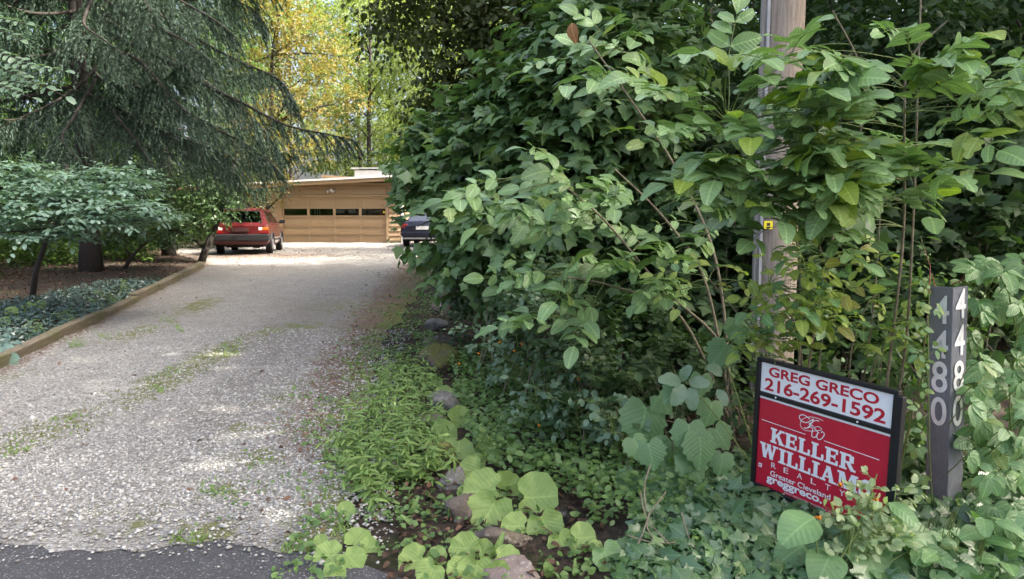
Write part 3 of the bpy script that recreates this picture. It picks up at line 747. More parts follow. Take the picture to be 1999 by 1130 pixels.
def car_sedan():
    root = thing('parked_car', 'dark blue sedan parked right of the garage door behind overhanging maple leaves', 'car')
    W2 = 0.89
    def half(w, zb, zs, zt):
        return [(0, zb), (w-0.16, zb), (w-0.04, zb+0.09), (w, zs), (w, zs+0.18), (w-0.03, zt-0.08), (w-0.13, zt), (0, zt+0.02)]
    st = [(-2.36, half(W2-0.14, 0.36, 0.52, 0.80)), (-2.28, half(W2-0.05, 0.30, 0.5, 0.98)), (-1.8, half(W2, 0.22, 0.5, 1.0)), (-0.6, half(W2, 0.19, 0.5, 0.97)), (0.9, half(W2, 0.19, 0.5, 0.94)),
          (1.7, half(W2-0.03, 0.2, 0.5, 0.84)), (2.2, half(W2-0.09, 0.26, 0.48, 0.74)), (2.36, half(W2-0.2, 0.32, 0.46, 0.62))]
    body = loft(st).build('body', M['blue_paint'], root)
    R = 0.315; wy = (-1.35, 1.38)
    cut_arches(body, [(s*0.86, y, R) for s in (-1, 1) for y in wy], 0.37)
    b = body.modifiers.new('bevel', 'BEVEL'); b.width = 0.03; b.segments = 3; b.limit_method = 'ANGLE'; b.angle_limit = radians(20)
    MB().box((0, 0, 0.30), (1.3, 4.3, 0.16)).build('underbody', M['dark'], root)
    zb, zt = 0.95, 1.40
    B_ = [(-0.76, -1.65, zb), (0.76, -1.65, zb), (0.76, 1.1, zb), (-0.76, 1.1, zb)]
    T_ = [(-0.56, -0.95, zt), (0.56, -0.95, zt), (0.56, 0.25, zt), (-0.56, 0.25, zt)]
    mb = MB(); mb.add(B_+T_+[(-0.45, -0.8, zt+0.04), (0.45, -0.8, zt+0.04), (0.45, 0.15, zt+0.04), (-0.45, 0.15, zt+0.04)],
                      [(0, 1, 5, 4), (1, 2, 6, 5), (2, 3, 7, 6), (3, 0, 4, 7), (4, 5, 9, 8), (5, 6, 10, 9), (6, 7, 11, 10), (7, 4, 8, 11), (8, 9, 10, 11), (3, 2, 1, 0)])
    mb.build('roof', M['blue_paint'], root, bevel=0.03)
    dg = plain('dark_glass', (0.012, 0.014, 0.016), 0.05, 0.6, coat=1.0)
    quad_patch(B_[0], B_[1], T_[1], T_[0], 0.06, 0.94, 0.06, 0.93, 0.004).build('rear_window', dg, root)
    quad_patch(B_[2], B_[3], T_[3], T_[2], 0.06, 0.94, 0.06, 0.93, 0.004).build('windscreen', dg, root)
    for (a, b_) in ((1, 2), (3, 0)):
        for (u0, u1) in ((0.12, 0.47), (0.51, 0.90)):
            quad_patch(B_[a], B_[b_], T_[b_], T_[a], u0, u1, 0.08, 0.88, 0.004).build('window_pane', dg, root)
    for s_ in (-1, 1):
        MB().box((s_*0.70, -2.27, 0.81), (0.26, 0.16, 0.16)).build('tail_lamp', M['lamp_red'], root, bevel=0.02)
        MB().box((s_*0.95, 0.75, 0.98), (0.18, 0.1, 0.13)).build('side_mirror', M['blue_paint'], root, bevel=0.03)
        for yy in wy: wheel(root, s_*0.785, yy, R, 0.21)
    MB().box((0, -2.33, 0.50), (1.62, 0.16, 0.20)).build('bumper', M['blue_paint'], root, bevel=0.04)
    MB().box((0, -2.37, 0.34), (1.45, 0.06, 0.05)).build('bumper_trim', M['alloy'], root)
    MB().box((0, -2.36, 0.74), (0.5, 0.02, 0.13)).build('number_plate', M['white_paint'], root)
    return root
car2 = car_sedan()
car2.location = (-3.38, 27.5+2.36, 0.515); car2.rotation_euler = (0, 0, radians(-1))

# ------------------------------------------------------------------ timber edging along the left of the drive
pts = [G(-160, 790), G(12, 712), G(108, 664), G(200, 622), G(262, 590), G(305, 569), G(350, 545), G(392, 522)]
edging = thing('timber_edging', 'row of weathered mossy landscape timbers edging the left side of the drive', 'garden edging', pts[2])
for a, b_ in zip(pts[:-1], pts[1:]):
    a = np.array(a); b_ = np.array(b_); L = np.linalg.norm(b_-a)
    mid = (a+b_)/2; ang = math.atan2(b_[1]-a[1], b_[0]-a[0])
    mb = MB(); mb.box((0, 0, 0), (L-0.05, 0.13+0.02*random.random(), 0.15))
    o = mb.build('timber', M['timber'], edging, bevel=0.012)
    o.location = Vector(mid - np.array(edging.location)) + Vector((random.uniform(-.02, .02), random.uniform(-.02, .02), 0.050 + random.uniform(-.022, .022)))
    o.rotation_euler = (random.uniform(-.05, .05), -math.asin((b_[2]-a[2])/L), ang + random.uniform(-.012, .012))

# ------------------------------------------------------------------ rocks along the right of the drive
def rock(px, py, wpx, hpx, label, mat, seed, flat=1.0, name='rock'):
    r = np.random.default_rng(seed)
    p = G(px, py + hpx*0.45); Yd_ = p[1]; wpx = wpx*1.25; hpx = hpx*1.35
    w = wpx/FPX*Yd_; h = max(hpx/FPX*Yd_*0.95, 0.05)
    n1, n2 = 28, 16
    th = np.linspace(0, 2*pi, n1, endpoint=False); ph = np.linspace(0.02, pi-0.02, n2)
    Tt, Pp = np.meshgrid(th, ph, indexing='ij')
    d = np.stack([np.cos(Tt)*np.sin(Pp), np.sin(Tt)*np.sin(Pp), np.cos(Pp)], -1)
    rad = np.full(Tt.shape, 1.2)
    for k in range(9):       # facet planes cut a rough block
        nrm = nz(r.normal(size=3)); c = r.uniform(0.44, 0.95)
        dd = d @ nrm
        rad = np.where(dd > 0.15, np.minimum(rad, c/np.maximum(dd, 0.15)), rad)
    rad = rad*(1 + 0.045*np.sin(Tt*3 + Pp*5 + seed)*np.sin(Pp) + 0.035*np.sin(Tt*5 + r.uniform(0, 6))*np.sin(Pp*4) + r.normal(size=rad.shape)*0.010)
    V = d*rad[..., None]*np.array((w/2, w/2*r.uniform(0.75, 1.1), h/2*flat))
    a = r.uniform(0, 6.28)
    V[..., 2] += 0
    tri = []
    for i in range(n1):
        for j in range(n2-1):
            tri.append((i*n2+j, i*n2+j+1, ((i+1) % n1)*n2+j+1, ((i+1) % n1)*n2+j))
    me = mesh_np(name, V.reshape(-1, 3), np.array(tri), mat)
    o = link(bpy.data.objects.new(name, me))
    o.location = (p[0], p[1] + w*0.2, p[2] + h*0.20); o.rotation_euler = (r.uniform(-.2, .2), r.uniform(-.25, .25), a*0.15)
    ss = o.modifiers.new('bevel', 'BEVEL'); ss.width = 0.004; ss.segments = 1; ss.limit_method = 'ANGLE'; ss.angle_limit = radians(22)
    return tag(o, label, 'rock', 'rocks lining the right edge of the drive')
rock(884, 525, 38, 26, 'farthest moss-topped rock at the end of the row beside the drive', M['rock_moss'], 1)
rock(881, 545, 40, 22, 'dark brown rock just in front of the farthest mossy one', M['rock_brown'], 2)
rock(873, 572, 44, 26, 'squat rock beside small fern fronds near the far end of the row', M['rock_brown'], 3)
rock(862, 598, 44, 34, 'upright tan slab of rock in the far half of the row', M['rock_brown'], 4)
rock(848, 637, 46, 24, 'pale flat-sided grey rock at the bend of the row', M['rock_grey'], 5)
rock(856, 664, 48, 26, 'square brown rock next to bare dark soil', M['rock_brown'], 6)
rock(857, 706, 66, 62, 'large rock blanketed in olive moss, biggest of the row', M['rock_moss'], 7)
rock(862, 790, 52, 44, 'grey rock with white lichen spots under an upright leaf', M['rock_grey'], 8)
rock(842, 826, 58, 26, 'low flat brown rock among tall light green weeds', M['rock_pink'], 9)
rock(850, 884, 56, 40, 'mossy brown rock half hidden by weeds left of the round leaves', M['rock_moss'], 10)
rock(880, 932, 58, 50, 'pointed lichen-speckled grey rock above the big round leaves', M['rock_grey'], 11)
rock(903, 992, 66, 62, 'blocky tan rock at the left of the largest coltsfoot leaves', M['rock_brown'], 12)
rock(975, 1050, 112, 52, 'wide low dark brown rock below the big round leaves', M['rock_brown'], 13)
rock(1000, 1118, 96, 34, 'pinkish flat rock slab at the bottom edge of the picture', M['rock_pink'], 14)

# ------------------------------------------------------------------ utility pole
pc = P(1528, 100, 5.75); pb = H(pc[0], 5.75)
pole = thing('utility_pole', 'weathered brown wooden utility pole standing among the bushes on the right', 'utility pole', (pc[0], 5.75, pb))
mb = MB(); zz = np.linspace(-0.2, 9.0, 24)
mb.tube([(0.006*sin(z*2), 0.004*cos(z*3), z) for z in zz], [0.165 - 0.004*z + 0.002*sin(z*9) for z in zz], 28)
mb.build('shaft', M['polewood'], pole, smooth=True)
mb = MB().box((-0.168, -0.03, 4.0), (0.036, 0.05, 8.0)); mb.build('cable_guard', M['greywood'], pole, bevel=0.006)
mb = MB().box((-0.150, -0.085, 4.2), (0.022, 0.022, 7.9)); mb.build('ground_wire', plain('grey_wire_cover', (0.4, 0.4, 0.4), 0.6), pole)
ty = P(1500, 439, 5.58)
mb = MB().box((ty[0]-pc[0], -0.166, ty[2]-pb), (0.066, 0.010, 0.062)); tg = mb.build('pole_tag', plain('yellow_tag', (0.72, 0.60, 0.02), 0.5, var=0.1), pole)
mb = MB().box((ty[0]-pc[0], -0.1725, ty[2]-pb+0.004), (0.024, 0.002, 0.024)).box((ty[0]-pc[0], -0.1725, ty[2]-pb-0.018), (0.036, 0.002, 0.008)); mb.build('tag_print', M['blackp'], tg)
mb = MB().box((ty[0]-pc[0]-0.035, -0.160, ty[2]-pb+0.11), (0.03, 0.012, 0.05)); mb.build('pole_tag', M['white_paint'], pole)
mb = MB()
for k in range(46):
    a = random.uniform(-2.6, -0.5); z = random.uniform(0.6, 3.6); r0 = 0.162-0.004*z
    mb.tube([(cos(a)*r0*0.98, sin(a)*r0*0.98, z), (cos(a)*(r0+0.006), sin(a)*(r0+0.006), z)], 0.005, 5)
mb.build('staples', plain('rust', (0.10, 0.05, 0.03), 0.8), pole)

# ------------------------------------------------------------------ lettering
def text_mesh(txt, bold=0.0, sx=1.0, spacing=1.0):
    cu = bpy.data.curves.new('lettering', 'FONT'); cu.body = txt; cu.offset = bold; cu.space_character = spacing; cu.resolution_u = 6
    o = bpy.data.objects.new('lettering', cu); COL.objects.link(o)
    dg = bpy.context.evaluated_depsgraph_get(); dg.update()
    me = bpy.data.meshes.new_from_object(o.evaluated_get(dg))
    bpy.data.objects.remove(o)
    return me
def place_text(txt, name, mat, parent, M4, u0, u1, z0, z1, bold=0.0, depth=0.0015, spacing=1.0):
    """fits the text in the local box u0..u1 by z0..z1 of the frame M4 (x right, y up in the face, z out)"""
    me = text_mesh(txt, bold, spacing=spacing)
    co = np.empty(len(me.vertices)*3); me.vertices.foreach_get('co', co); co = co.reshape(-1, 3)
    mn, mx = co.min(0), co.max(0)
    co[:, 0] = u0 + (co[:, 0]-mn[0])/(mx[0]-mn[0])*(u1-u0)
    co[:, 1] = z0 + (co[:, 1]-mn[1])/(mx[1]-mn[1])*(z1-z0)
    co[:, 2] = depth
    me.vertices.foreach_set('co', co.ravel()); me.update()
    me.materials.clear(); me.materials.append(mat)
    me.name = name
    o = link(bpy.data.objects.new(name, me), parent); o.matrix_local = M4
    return o
def frame_matrix(o, x, y):
    x = Vector(x).normalized(); y = Vector(y); y = (y - x*y.dot(x)).normalized(); z = x.cross(y)
    return Matrix(((x[0], y[0], z[0], o[0]), (x[1], y[1], z[1], o[1]), (x[2], y[2], z[2], o[2]), (0, 0, 0, 1)))

# ------------------------------------------------------------------ address post (angle-section post of dark grey plastic)
C_ = P(1862, 800, 3.40); cxy = Vector((C_[0], 3.40, 0))
gb = float(H(C_[0], 3.40))
post = thing('address_post', 'dark grey angled address post with white numbers 4480 down both faces', 'address post', (C_[0], 3.40, gb))
topz = P(1851, 561, 3.40)[2] - gb
aa = radians(64); LEG = 0.116; TK = 0.010
dl = Vector((-cos(aa), sin(aa), 0)); dr = Vector((sin(aa), cos(aa), 0))
tilt = Matrix.Rotation(radians(-2.6), 4, 'Y')
def leg_plate(d, other):
    mb = MB()
    a = Vector((0, 0, 0)); b_ = d*LEG
    q = [a, b_, b_ + other*TK, a + other*TK + d*0.0]
    poly = [(v.x, v.y) for v in q]
    mb.prism(poly, -0.25, topz, 'z')
    return mb
postmat = woodmat('grey_recycled_plastic', (0.25, 0.256, 0.27), (0.145, 0.15, 0.163), (30, 30, 3.0), 9)
mb = MB()
poly = [(0, 0), tuple((dr*LEG).xy), tuple((dr*LEG + dl*TK).xy), tuple((dr*TK + dl*TK).xy), tuple((dl*LEG + dr*TK).xy), tuple((dl*LEG).xy)]
mb.prism(poly, -0.3, topz, 'z')
pb_ = mb.build('post_body', postmat, post, bevel=0.004)
for d, right in ((dl, False), (dr, True)):
    n = (dr if d == dl else dl)*-1          # outward normal
    # frame: origin at the viewer's left end of the face
    xdir = -dl if not right else dr
    org = (dl*LEG if not right else Vector((0, 0, 0)))
    M4 = frame_matrix(org + n*0.0035, xdir, (0, 0, 1))
    zs = [(577, 632), (645, 700), (707, 768), (777, 833)] if not right else [(564, 622), (634, 694), (704, 765), (773, 832)]
    for ch, (y0, y1) in zip('4480', zs):
        za = P(1851, y1, 3.42)[2]-gb; zb_ = P(1851, y0, 3.42)[2]-gb
        place_text(ch, 'house_number', plain('white_number', (0.80, 0.80, 0.77), 0.6, 0.3, var=0.15, scale=25) if 'white_number' not in bpy.data.materials else bpy.data.materials['white_number'],
                   post, M4, 0.022 if not right else 0.014, 0.102 if not right else 0.092, za, zb_, bold=0.012)
post.rotation_euler = (0, radians(-1.9), 0)

# ------------------------------------------------------------------ estate agent's yard sign
TL = Vector(P(1487, 705, 3.77)); TR = Vector(P(1747, 770, 3.13)); BLp = Vector(P(1481, 943, 3.77))
signbase = Vector(((TL.x+TR.x)/2, (TL.y+TR.y)/2, float(H((TL.x+TR.x)/2, (TL.y+TR.y)/2))))
sign = thing('yard_sign', "red and white estate agent's yard sign tilted in a black metal frame amid ivy", 'sign', signbase)
xax = (TR-TL); SW = xax.length; down = (BLp-TL); SH = down.length
M4 = frame_matrix(TL - signbase, xax, -down)
def sbox(name, u0, u1, v0, v1, w0, w1, mat, parent=sign, bevel=0.0):
    mb = MB(); mb.box(((u0+u1)/2, -(v0+v1)/2, (w0+w1)/2), (u1-u0, v1-v0, w1-w0))
    o = mb.build(name, mat, parent, bevel=bevel); o.matrix_local = M4; return o
k = SH/0.632
rid1 = 0.150*k; red0 = 0.186*k; bot = SH
fw = 0.022
frame_m = plain('black_sign_frame', (0.013, 0.013, 0.015), 0.4, 0.4, var=0.2, scale=10)
sbox('frame_rail', -fw, SW+fw, -fw, 0.0, -0.02, 0.012, frame_m, bevel=0.003)
sbox('frame_rail', 0.0, SW, rid1+0.002, red0-0.014, -0.02, 0.009, frame_m, bevel=0.002)
sbox('frame_rail', -fw, SW+fw, bot, bot+fw, -0.02, 0.012, frame_m, bevel=0.003)
sbox('frame_post', -fw-0.003, 0.0, 0.001, bot+0.28, -0.021, 0.013, frame_m, bevel=0.003)
sbox('frame_post', SW, SW+fw+0.022, 0.001, bot+0.25, -0.021, 0.013, frame_m, bevel=0.003)
whitep = plain('sign_white', (0.80, 0.80, 0.79), 0.35, 0.45, var=0.03, scale=6)
redp = plain('sign_red', (0.52, 0.015, 0.040), 0.35, 0.45, var=0.12, scale=5)
rider = sbox('rider_panel', 0.002, SW-0.002, 0.002, rid1, -0.006, 0.0, whitep)
panel = sbox('main_panel', 0.002, SW-0.002, red0, bot-0.002, -0.006, 0.0, redp)
strip_o = sbox('white_strip', 0.002, SW-0.002, red0-0.012, red0-0.001, -0.006, 0.001, whitep)
for (u, v) in ((0.15, 0.5), (0.78, 0.5)):
    mb = MB(); vv = (rid1+red0)/2 - 0.008
    mb.tube([(SW*u, -vv, 0.005), (SW*u, -vv, 0.012)], 0.005, 8); o = mb.build('frame_bolt', whitep, sign); o.matrix_local = M4
redink = plain('sign_red_ink', (0.47, 0.012, 0.030), 0.4, 0.4, var=0.05)
I4 = Matrix.Identity(4)
def uv(u, v0, v1, u1, top, hgt): return u*SW, u1*SW, -(top+v1*hgt), -(top+v0*hgt)
def ptext(par, txt, u0, u1, v0, v1, top, hgt, mat, bold, name='lettering', spacing=1.0):
    a, b_, z0, z1 = uv(u0, v0, v1, u1, top, hgt)
    o = place_text(txt, name, mat, par, I4, a, b_, z0, z1, bold, 0.0012, spacing)
    return o
ptext(rider, 'GREG GRECO', 0.070, 0.905, 0.10, 0.43, 0, rid1, redink, 0.028)
ptext(rider, '216-269-1592', 0.040, 0.955, 0.50, 0.93, 0, rid1, redink, 0.024)
RH = bot-red0
def slabword(word, u0, u1, v0, v1, weight=0.26):
    """chunky slab-serif capitals drawn as strokes; each stroke a hair above the last"""
    mb = MB(); lay = [0]
    def quad(p):
        z = 0.0012 + lay[0]*0.00003; lay[0] += 1
        mb.add([(a, b_, z) for a, b_ in p], [tuple(range(len(p)))])
    adv = {'K': 1.0, 'E': 0.88, 'L': 0.84, 'R': 1.0, 'W': 1.42, 'I': 0.52, 'A': 1.05, 'M': 1.28, 'S': 0.80}
    tot = sum(adv[c] for c in word) + 0.05*(len(word)-1)
    sx = (u1-u0)*SW/tot; h = (v1-v0)*RH; zb0 = -(red0+v1*RH); x0 = u0*SW
    w = weight
    for c in word:
        A = adv[c]
        def T(p): return [(x0 + a*sx, zb0 + b_*h) for a, b_ in p]
        def bar(xa, xb, ya, yb): quad(T([(xa, ya), (xb, ya), (xb, yb), (xa, yb)]))
        def diag(xa, ya, xb, yb, ww): quad(T([(xa-ww/2, ya), (xa+ww/2, ya), (xb+ww/2, yb), (xb-ww/2, yb)]))
        sf = 0.13
        if c in 'KELR':
            bar(0.10, 0.10+w, 0, 1); bar(0, 0.10+w+0.1, 0, sf); bar(0, 0.10+w+0.1, 1-sf, 1)
        if c == 'K':
            diag(0.30, 0.38, 0.82, 1.0, 0.2); diag(0.50, 0.62, 0.86, 0.0, 0.28); bar(0.62, 1.0, 1-sf, 1); bar(0.62, 1.0, 0, sf)
        if c == 'E':
            bar(0.3, 0.82, 0, 0.15); bar(0.3, 0.80, 0.85, 1); bar(0.3, 0.64, 0.44, 0.57); bar(0.70, 0.84, 0, 0.32); bar(0.68, 0.82, 0.70, 1); bar(0.58, 0.68, 0.36, 0.66)
        if c == 'L':
            bar(0.3, 0.80, 0, 0.15); bar(0.67, 0.82, 0, 0.40)
        if c == 'R':
            bar(0.3, 0.70, 0.86, 1); bar(0.3, 0.70, 0.42, 0.55); bar(0.60, 0.86, 0.50, 0.93); diag(0.52, 0.5, 0.84, 0.0, 0.28); bar(0.72, 1.0, 0, sf)
        if c == 'W':
            diag(0.24, 1, 0.44, 0, 0.26); diag(0.44, 0, 0.70, 1, 0.15); diag(0.68, 1, 0.94, 0, 0.26); diag(0.94, 0, 1.18, 1, 0.15)
            bar(0.02, 0.46, 1-sf, 1); bar(0.54, 0.86, 1-sf, 1); bar(1.0, 1.40, 1-sf, 1)
        if c == 'I':
            bar(0.13, 0.13+w, 0, 1); bar(0, 0.52, 0, sf); bar(0, 0.52, 1-sf, 1)
        if c == 'A':
            diag(0.18, 0, 0.50, 1, 0.15); diag(0.80, 0, 0.50, 1, 0.28); bar(0.28, 0.72, 0.26, 0.38); bar(0, 0.38, 0, sf); bar(0.58, 1.05, 0, sf)
        if c == 'M':
            bar(0.12, 0.26, 0, 1); bar(0.92, 0.92+w, 0, 1); diag(0.60, 0, 0.30, 1, 0.28); diag(0.60, 0, 0.94, 1, 0.15); bar(0, 0.38, 0, sf); bar(0.80, 1.28, 0, sf); bar(0, 0.3, 1-sf, 1); bar(0.98, 1.28, 1-sf, 1)
        if c == 'S':
            cp = [(0.72, 0.78), (0.60, 0.91), (0.38, 0.92), (0.20, 0.80), (0.24, 0.62), (0.42, 0.53), (0.60, 0.42), (0.62, 0.22), (0.46, 0.09), (0.24, 0.09), (0.08, 0.22)]
            for (a, b_), (a2, b2) in zip(cp[:-1], cp[1:]):
                dx, dy = a2-a, b2-b_; L = math.hypot(dx, dy); nx, ny = -dy/L*0.10, dx/L*0.10; ex, ey = dx/L*0.04, dy/L*0.04
                quad(T([(a-nx-ex, b_-ny-ey), (a2-nx+ex, b2-ny+ey), (a2+nx+ex, b2+ny+ey), (a+nx-ex, b_+ny-ey)]))
            bar(0.66, 0.78, 0.64, 1.0); bar(0.02, 0.14, 0.0, 0.36)
        x0 += (A+0.05)*sx
    o = mb.build('lettering', whitep, panel, fixn=False)
    return o
slabword('KELLER', 0.115, 0.785, 0.300, 0.468)
slabword('WILLIAMS', 0.024, 0.905, 0.500, 0.668)
for ch, u in zip('REALTY', (0.155, 0.262, 0.375, 0.485, 0.595, 0.70)):
    ptext(panel, ch, u-0.02, u+0.02, 0.695, 0.755, red0, RH, whitep, 0.0)
ptext(panel, 'Greater Cleveland', 0.13, 0.62, 0.790, 0.852, red0, RH, whitep, 0.012)
ptext(panel, 'greggreco.', 0.10, 0.56, 0.868, 0.955, red0, RH, whitep, 0.03)
ptext(panel, 'EACH OFFICE INDEPENDENTLY OWNED', 0.26, 0.70, 0.966, 0.982, red0, RH, whitep, 0.0)
sq = MB()
for (a, b_, c, d_) in ((0.022, 0.052, 0.755, 0.80),):
    sq.add([(a*SW, -(red0+c*RH), 0.001), (b_*SW, -(red0+c*RH), 0.001), (b_*SW, -(red0+d_*RH), 0.001), (a*SW, -(red0+d_*RH), 0.001)], [(0, 3, 2, 1)])
sqo = sq.build('emblem', whitep, panel, fixn=False)
place_text('R', 'lettering', redp, panel, I4, 0.029*SW, 0.046*SW, -(red0+0.788*RH), -(red0+0.765*RH), 0.03, 0.002)
# thin rule broken by a looping script monogram
def ribbon(pts, w, name, mat, par, z=0.0013):
    mb = MB(); pts = [np.array(p, float) for p in pts]
    vs = []
    for i, p in enumerate(pts):
        t = nz(pts[min(i+1, len(pts)-1)] - pts[max(i-1, 0)]); nrm = np.array((-t[1], t[0]))
        ww = w[i] if not np.isscalar(w) else w
        vs += [(*(p+nrm*ww/2), z+i*0.000005), (*(p-nrm*ww/2), z+i*0.000005)]
    mb.add(vs, [(2*i, 2*i+1, 2*i+3, 2*i+2) for i in range(len(pts)-1)])
    return mb.build(name, mat, par, fixn=False)
def pv(u, v): return (u*SW, -(red0+v*RH))
ribbon([pv(0.03, 0.245), pv(0.40, 0.249)], 0.0035, 'rule_line', whitep, panel)
ribbon([pv(0.545, 0.250), pv(0.935, 0.256)], 0.0035, 'rule_line', whitep, panel)
def spl(pts, n=8):
    pts = [np.array(p, float) for p in pts]; out = []
    q = [pts[0]] + pts + [pts[-1]]
    for i in range(1, len(q)-2):
        for t in np.linspace(0, 1, n, endpoint=False):
            a, b_, c, d_ = q[i-1], q[i], q[i+1], q[i+2]
            out.append(0.5*((2*b_) + (-a+c)*t + (2*a-5*b_+4*c-d_)*t*t + (-a+3*b_-3*c+d_)*t**3))
    out.append(pts[-1]); return out
K1 = [(.43, .055), (.38, .03), (.345, .055), (.36, .10), (.40, .105), (.435, .07), (.455, .04), (.44, .10), (.41, .16), (.385, .165)]
K2 = [(.50, .045), (.47, .05), (.445, .085), (.425, .11), (.45, .115), (.475, .145), (.505, .175)]
W1 = [(.42, .155), (.435, .135), (.455, .15), (.45, .20), (.455, .235), (.48, .225), (.495, .175), (.49, .22), (.505, .24), (.53, .215), (.545, .165), (.53, .145), (.52, .16)]
W2_ = [(.53, .03), (.50, .02), (.43, .03), (.375, .075), (.355, .14), (.38, .185), (.44, .18), (.52, .13), (.50, .105), (.47, .125)]
for kk, w in ((K1, .0045), (K2, .0045), (W1, .0045), (W2_, .0028)):
    ribbon([pv(a, b_ + 0.015) for a, b_ in spl(kk)], w, 'monogram', whitep, panel, 0.0014 + 0.0003*(w < .004))
# ------------------------------------------------------------------ leaf shapes (base at origin, tip along +Y, face +Z, length 1)
class Tmpl: pass
def template(V, T, U):
    t = Tmpl(); t.V = np.array(V, float); t.T = np.array(T, int); t.U = np.array(U, float); return t
def strip_leaf(ts, ws, fold=0.18, curl=0.22, wave=0.0, twist=0.0):
    V, U = [], []
    for i, (t, w) in enumerate(zip(ts, ws)):
        zc = -curl*t*t + 0.05*sin(t*3)
        for sx in (-1, 0, 1):
            V.append((sx*w, t, zc + abs(sx)*w*fold + wave*sin(t*13 + sx*1.5)*abs(sx) + twist*sx*w*t)); U.append((sx*w, t))
    T = []
    for i in range(len(ts)-1):
        a = i*3
        for k in (0, 1):
            if ws[i+1] > 1e-4: T += [(a+k, a+k+1, a+k+4)]
            if ws[i] > 1e-4 or True: T += [(a+k, a+k+4, a+k+3)]
    return template(V, T, U)
def fan_leaf(half, cy=0.35, cz=0.03, drop=0.25, sidefold=0.1):
    outl = list(half) + [(-x, y) for x, y in half[-2:0:-1]]
    V = [(0, cy, cz)] + [(x, y, -drop*(x*x + (y-cy)**2) + sidefold*abs(x)*0.6) for x, y in outl]
    n = len(outl)
    T = [(0, 1 + i, 1 + (i+1) % n) for i in range(n)]
    T = [(a, c, b) if True else 0 for a, b, c in T]
    # orient upwards
    Vv = np.array(V)
    out = []
    for a, b, c in T:
        nrm = np.cross(Vv[b]-Vv[a], Vv[c]-Vv[a])
        out.append((a, b, c) if nrm[2] > 0 else (a, c, b))
    return template(V, out, [(v[0], v[1]) for v in V])
def round_leaf(n=26, teeth=9, notch=0.32, cup=0.15, amp=0.045, seed=0):
    r = np.random.default_rng(seed)
    V = [(0, 0.30, 0.0)]; U = [(0, 0.3)]
    a0 = -pi/2
    rings = ((0.5, 0.5), (1.0, 1.0))
    ph = r.uniform(0, 6)
    for f, _ in rings:
        for k in range(n):
            a = a0 + 2*pi*(k+0.5)/n
            dd = abs(((a - a0 + pi) % (2*pi)) - pi)
            rad = 0.5*(1 + amp*cos(teeth*a + ph)*(f == 1.0)) * (1 - notch*math.exp(-(dd/0.28)**2)*1.6*(f == 1.0) - notch*math.exp(-(dd/0.25)**2)*0.7*(f < 1))
            rad *= 1 + 0.06*sin(2*a + ph)
            x = f*rad*cos(a)*1.06; y = 0.42 + f*rad*sin(a)
            z = cup*f*f*0.35 + (0.045*sin(5*a+ph) + 0.03*sin(9*a))*f*f - 0.10*max(0, y-0.5)**2
            V.append((x, y, z)); U.append((x, y))
    T = []
    for k in range(n):
        k2 = (k+1) % n
        T.append((0, 1+k, 1+k2)); T.append((1+k, 1+n+k, 1+n+k2)); T.append((1+k, 1+n+k2, 1+k2))
    return template(V, T, U)
def ov(t, w, p=0.80):   # ovate half-width profile
    return w*(np.sin(pi*np.asarray(t)**p)**0.85)
ts6 = np.array([0, .10, .24, .42, .60, .78, .92, 1.0]); ts4 = np.array([0, .25, .55, .82, 1.0]); ts3 = np.array([0, .4, .75, 1.0])
OV = [strip_leaf(ts6, np.maximum(ov(ts6, 0.29), [0.01, 0, 0, 0, 0, 0, 0, 0]), f, c, 0.012, tw) for f, c, tw in ((0.14, 0.16, 0.06), (0.22, 0.25, -0.08), (0.08, 0.08, 0.0), (0.16, 0.32, 0.10))]
_t9 = np.linspace(0, 1, 11)
WIDE = strip_leaf(_t9, np.array([.03, .22, .33, .385, .395, .38, .345, .29, .215, .12, 0]), 0.14, 0.22, 0.022, 0.05)
OV.append(strip_leaf(_t9, np.array([.01, .14, .23, .28, .20, .27, .24, .12, .15, .07, 0]), 0.15, 0.25, 0.02, 0.06))
OV.append(strip_leaf(_t9, np.array([.01, .10, .19, .25, .27, .27, .26, .23, .17, .09, 0]), 0.35, 0.55, 0.03, -0.25))
OV4 = strip_leaf(ts4, ov(ts4, 0.24), 0.25, 0.25)
OVR = strip_leaf(ts4, ov(ts4, 0.31, 0.7), 0.2, 0.15)
LAN = strip_leaf(ts4, ov(ts4, 0.115, 0.6), 0.3, 0.45)
SIMPLE = template([(0, 0, 0), (-.27, .45, .06), (.27, .45, .06), (0, 1, -.12)], [(0, 2, 3), (0, 3, 1)], [(0, 0), (-.27, .45), (.27, .45), (0, 1)])
HEX = template([(0, 0, 0), (.26, .25, .03), (.30, .62, 0), (0, 1, -.08), (-.30, .62, 0), (-.26, .25, .03)], [(0, 1, 2), (0, 2, 3), (0, 3, 4), (0, 4, 5)], [(0, 0), (.26, .25), (.3, .62), (0, 1), (-.3, .62), (-.26, .25)])
MAPLE = fan_leaf([(0, 0), (.14, -.10), (.36, -.10), (.34, .06), (.44, .16), (.62, .30), (.42, .38), (.40, .50), (.24, .60), (.20, .76), (0, 1.02)], 0.3, 0.05, 0.30)
MAPLES = fan_leaf([(0, 0), (.36, -.08), (.33, .1), (.60, .32), (.30, .50), (0, 1.0)], 0.28, 0.05, 0.30)
IVY = fan_leaf([(0, .02), (.20, -.12), (.40, -.06), (.32, .14), (.50, .40), (.24, .52), (0, .95)], 0.3, 0.05, 0.2)
GRAPE = fan_leaf([(0, .06), (.14, -.08), (.34, -.12), (.42, -.02), (.46, .06), (.50, .18), (.60, .30), (.50, .38), (.55, .50), (.42, .58), (.40, .70), (.24, .72), (.18, .86), (0, 1.0)], 0.34, 0.06, 0.16)
GRAPE2 = fan_leaf([(0, .02), (.18, -.10), (.38, -.05), (.50, .08), (.48, .20), (.58, .36), (.46, .42), (.48, .58), (.30, .62), (.26, .78), (0, .95)], 0.34, 0.08, 0.30)
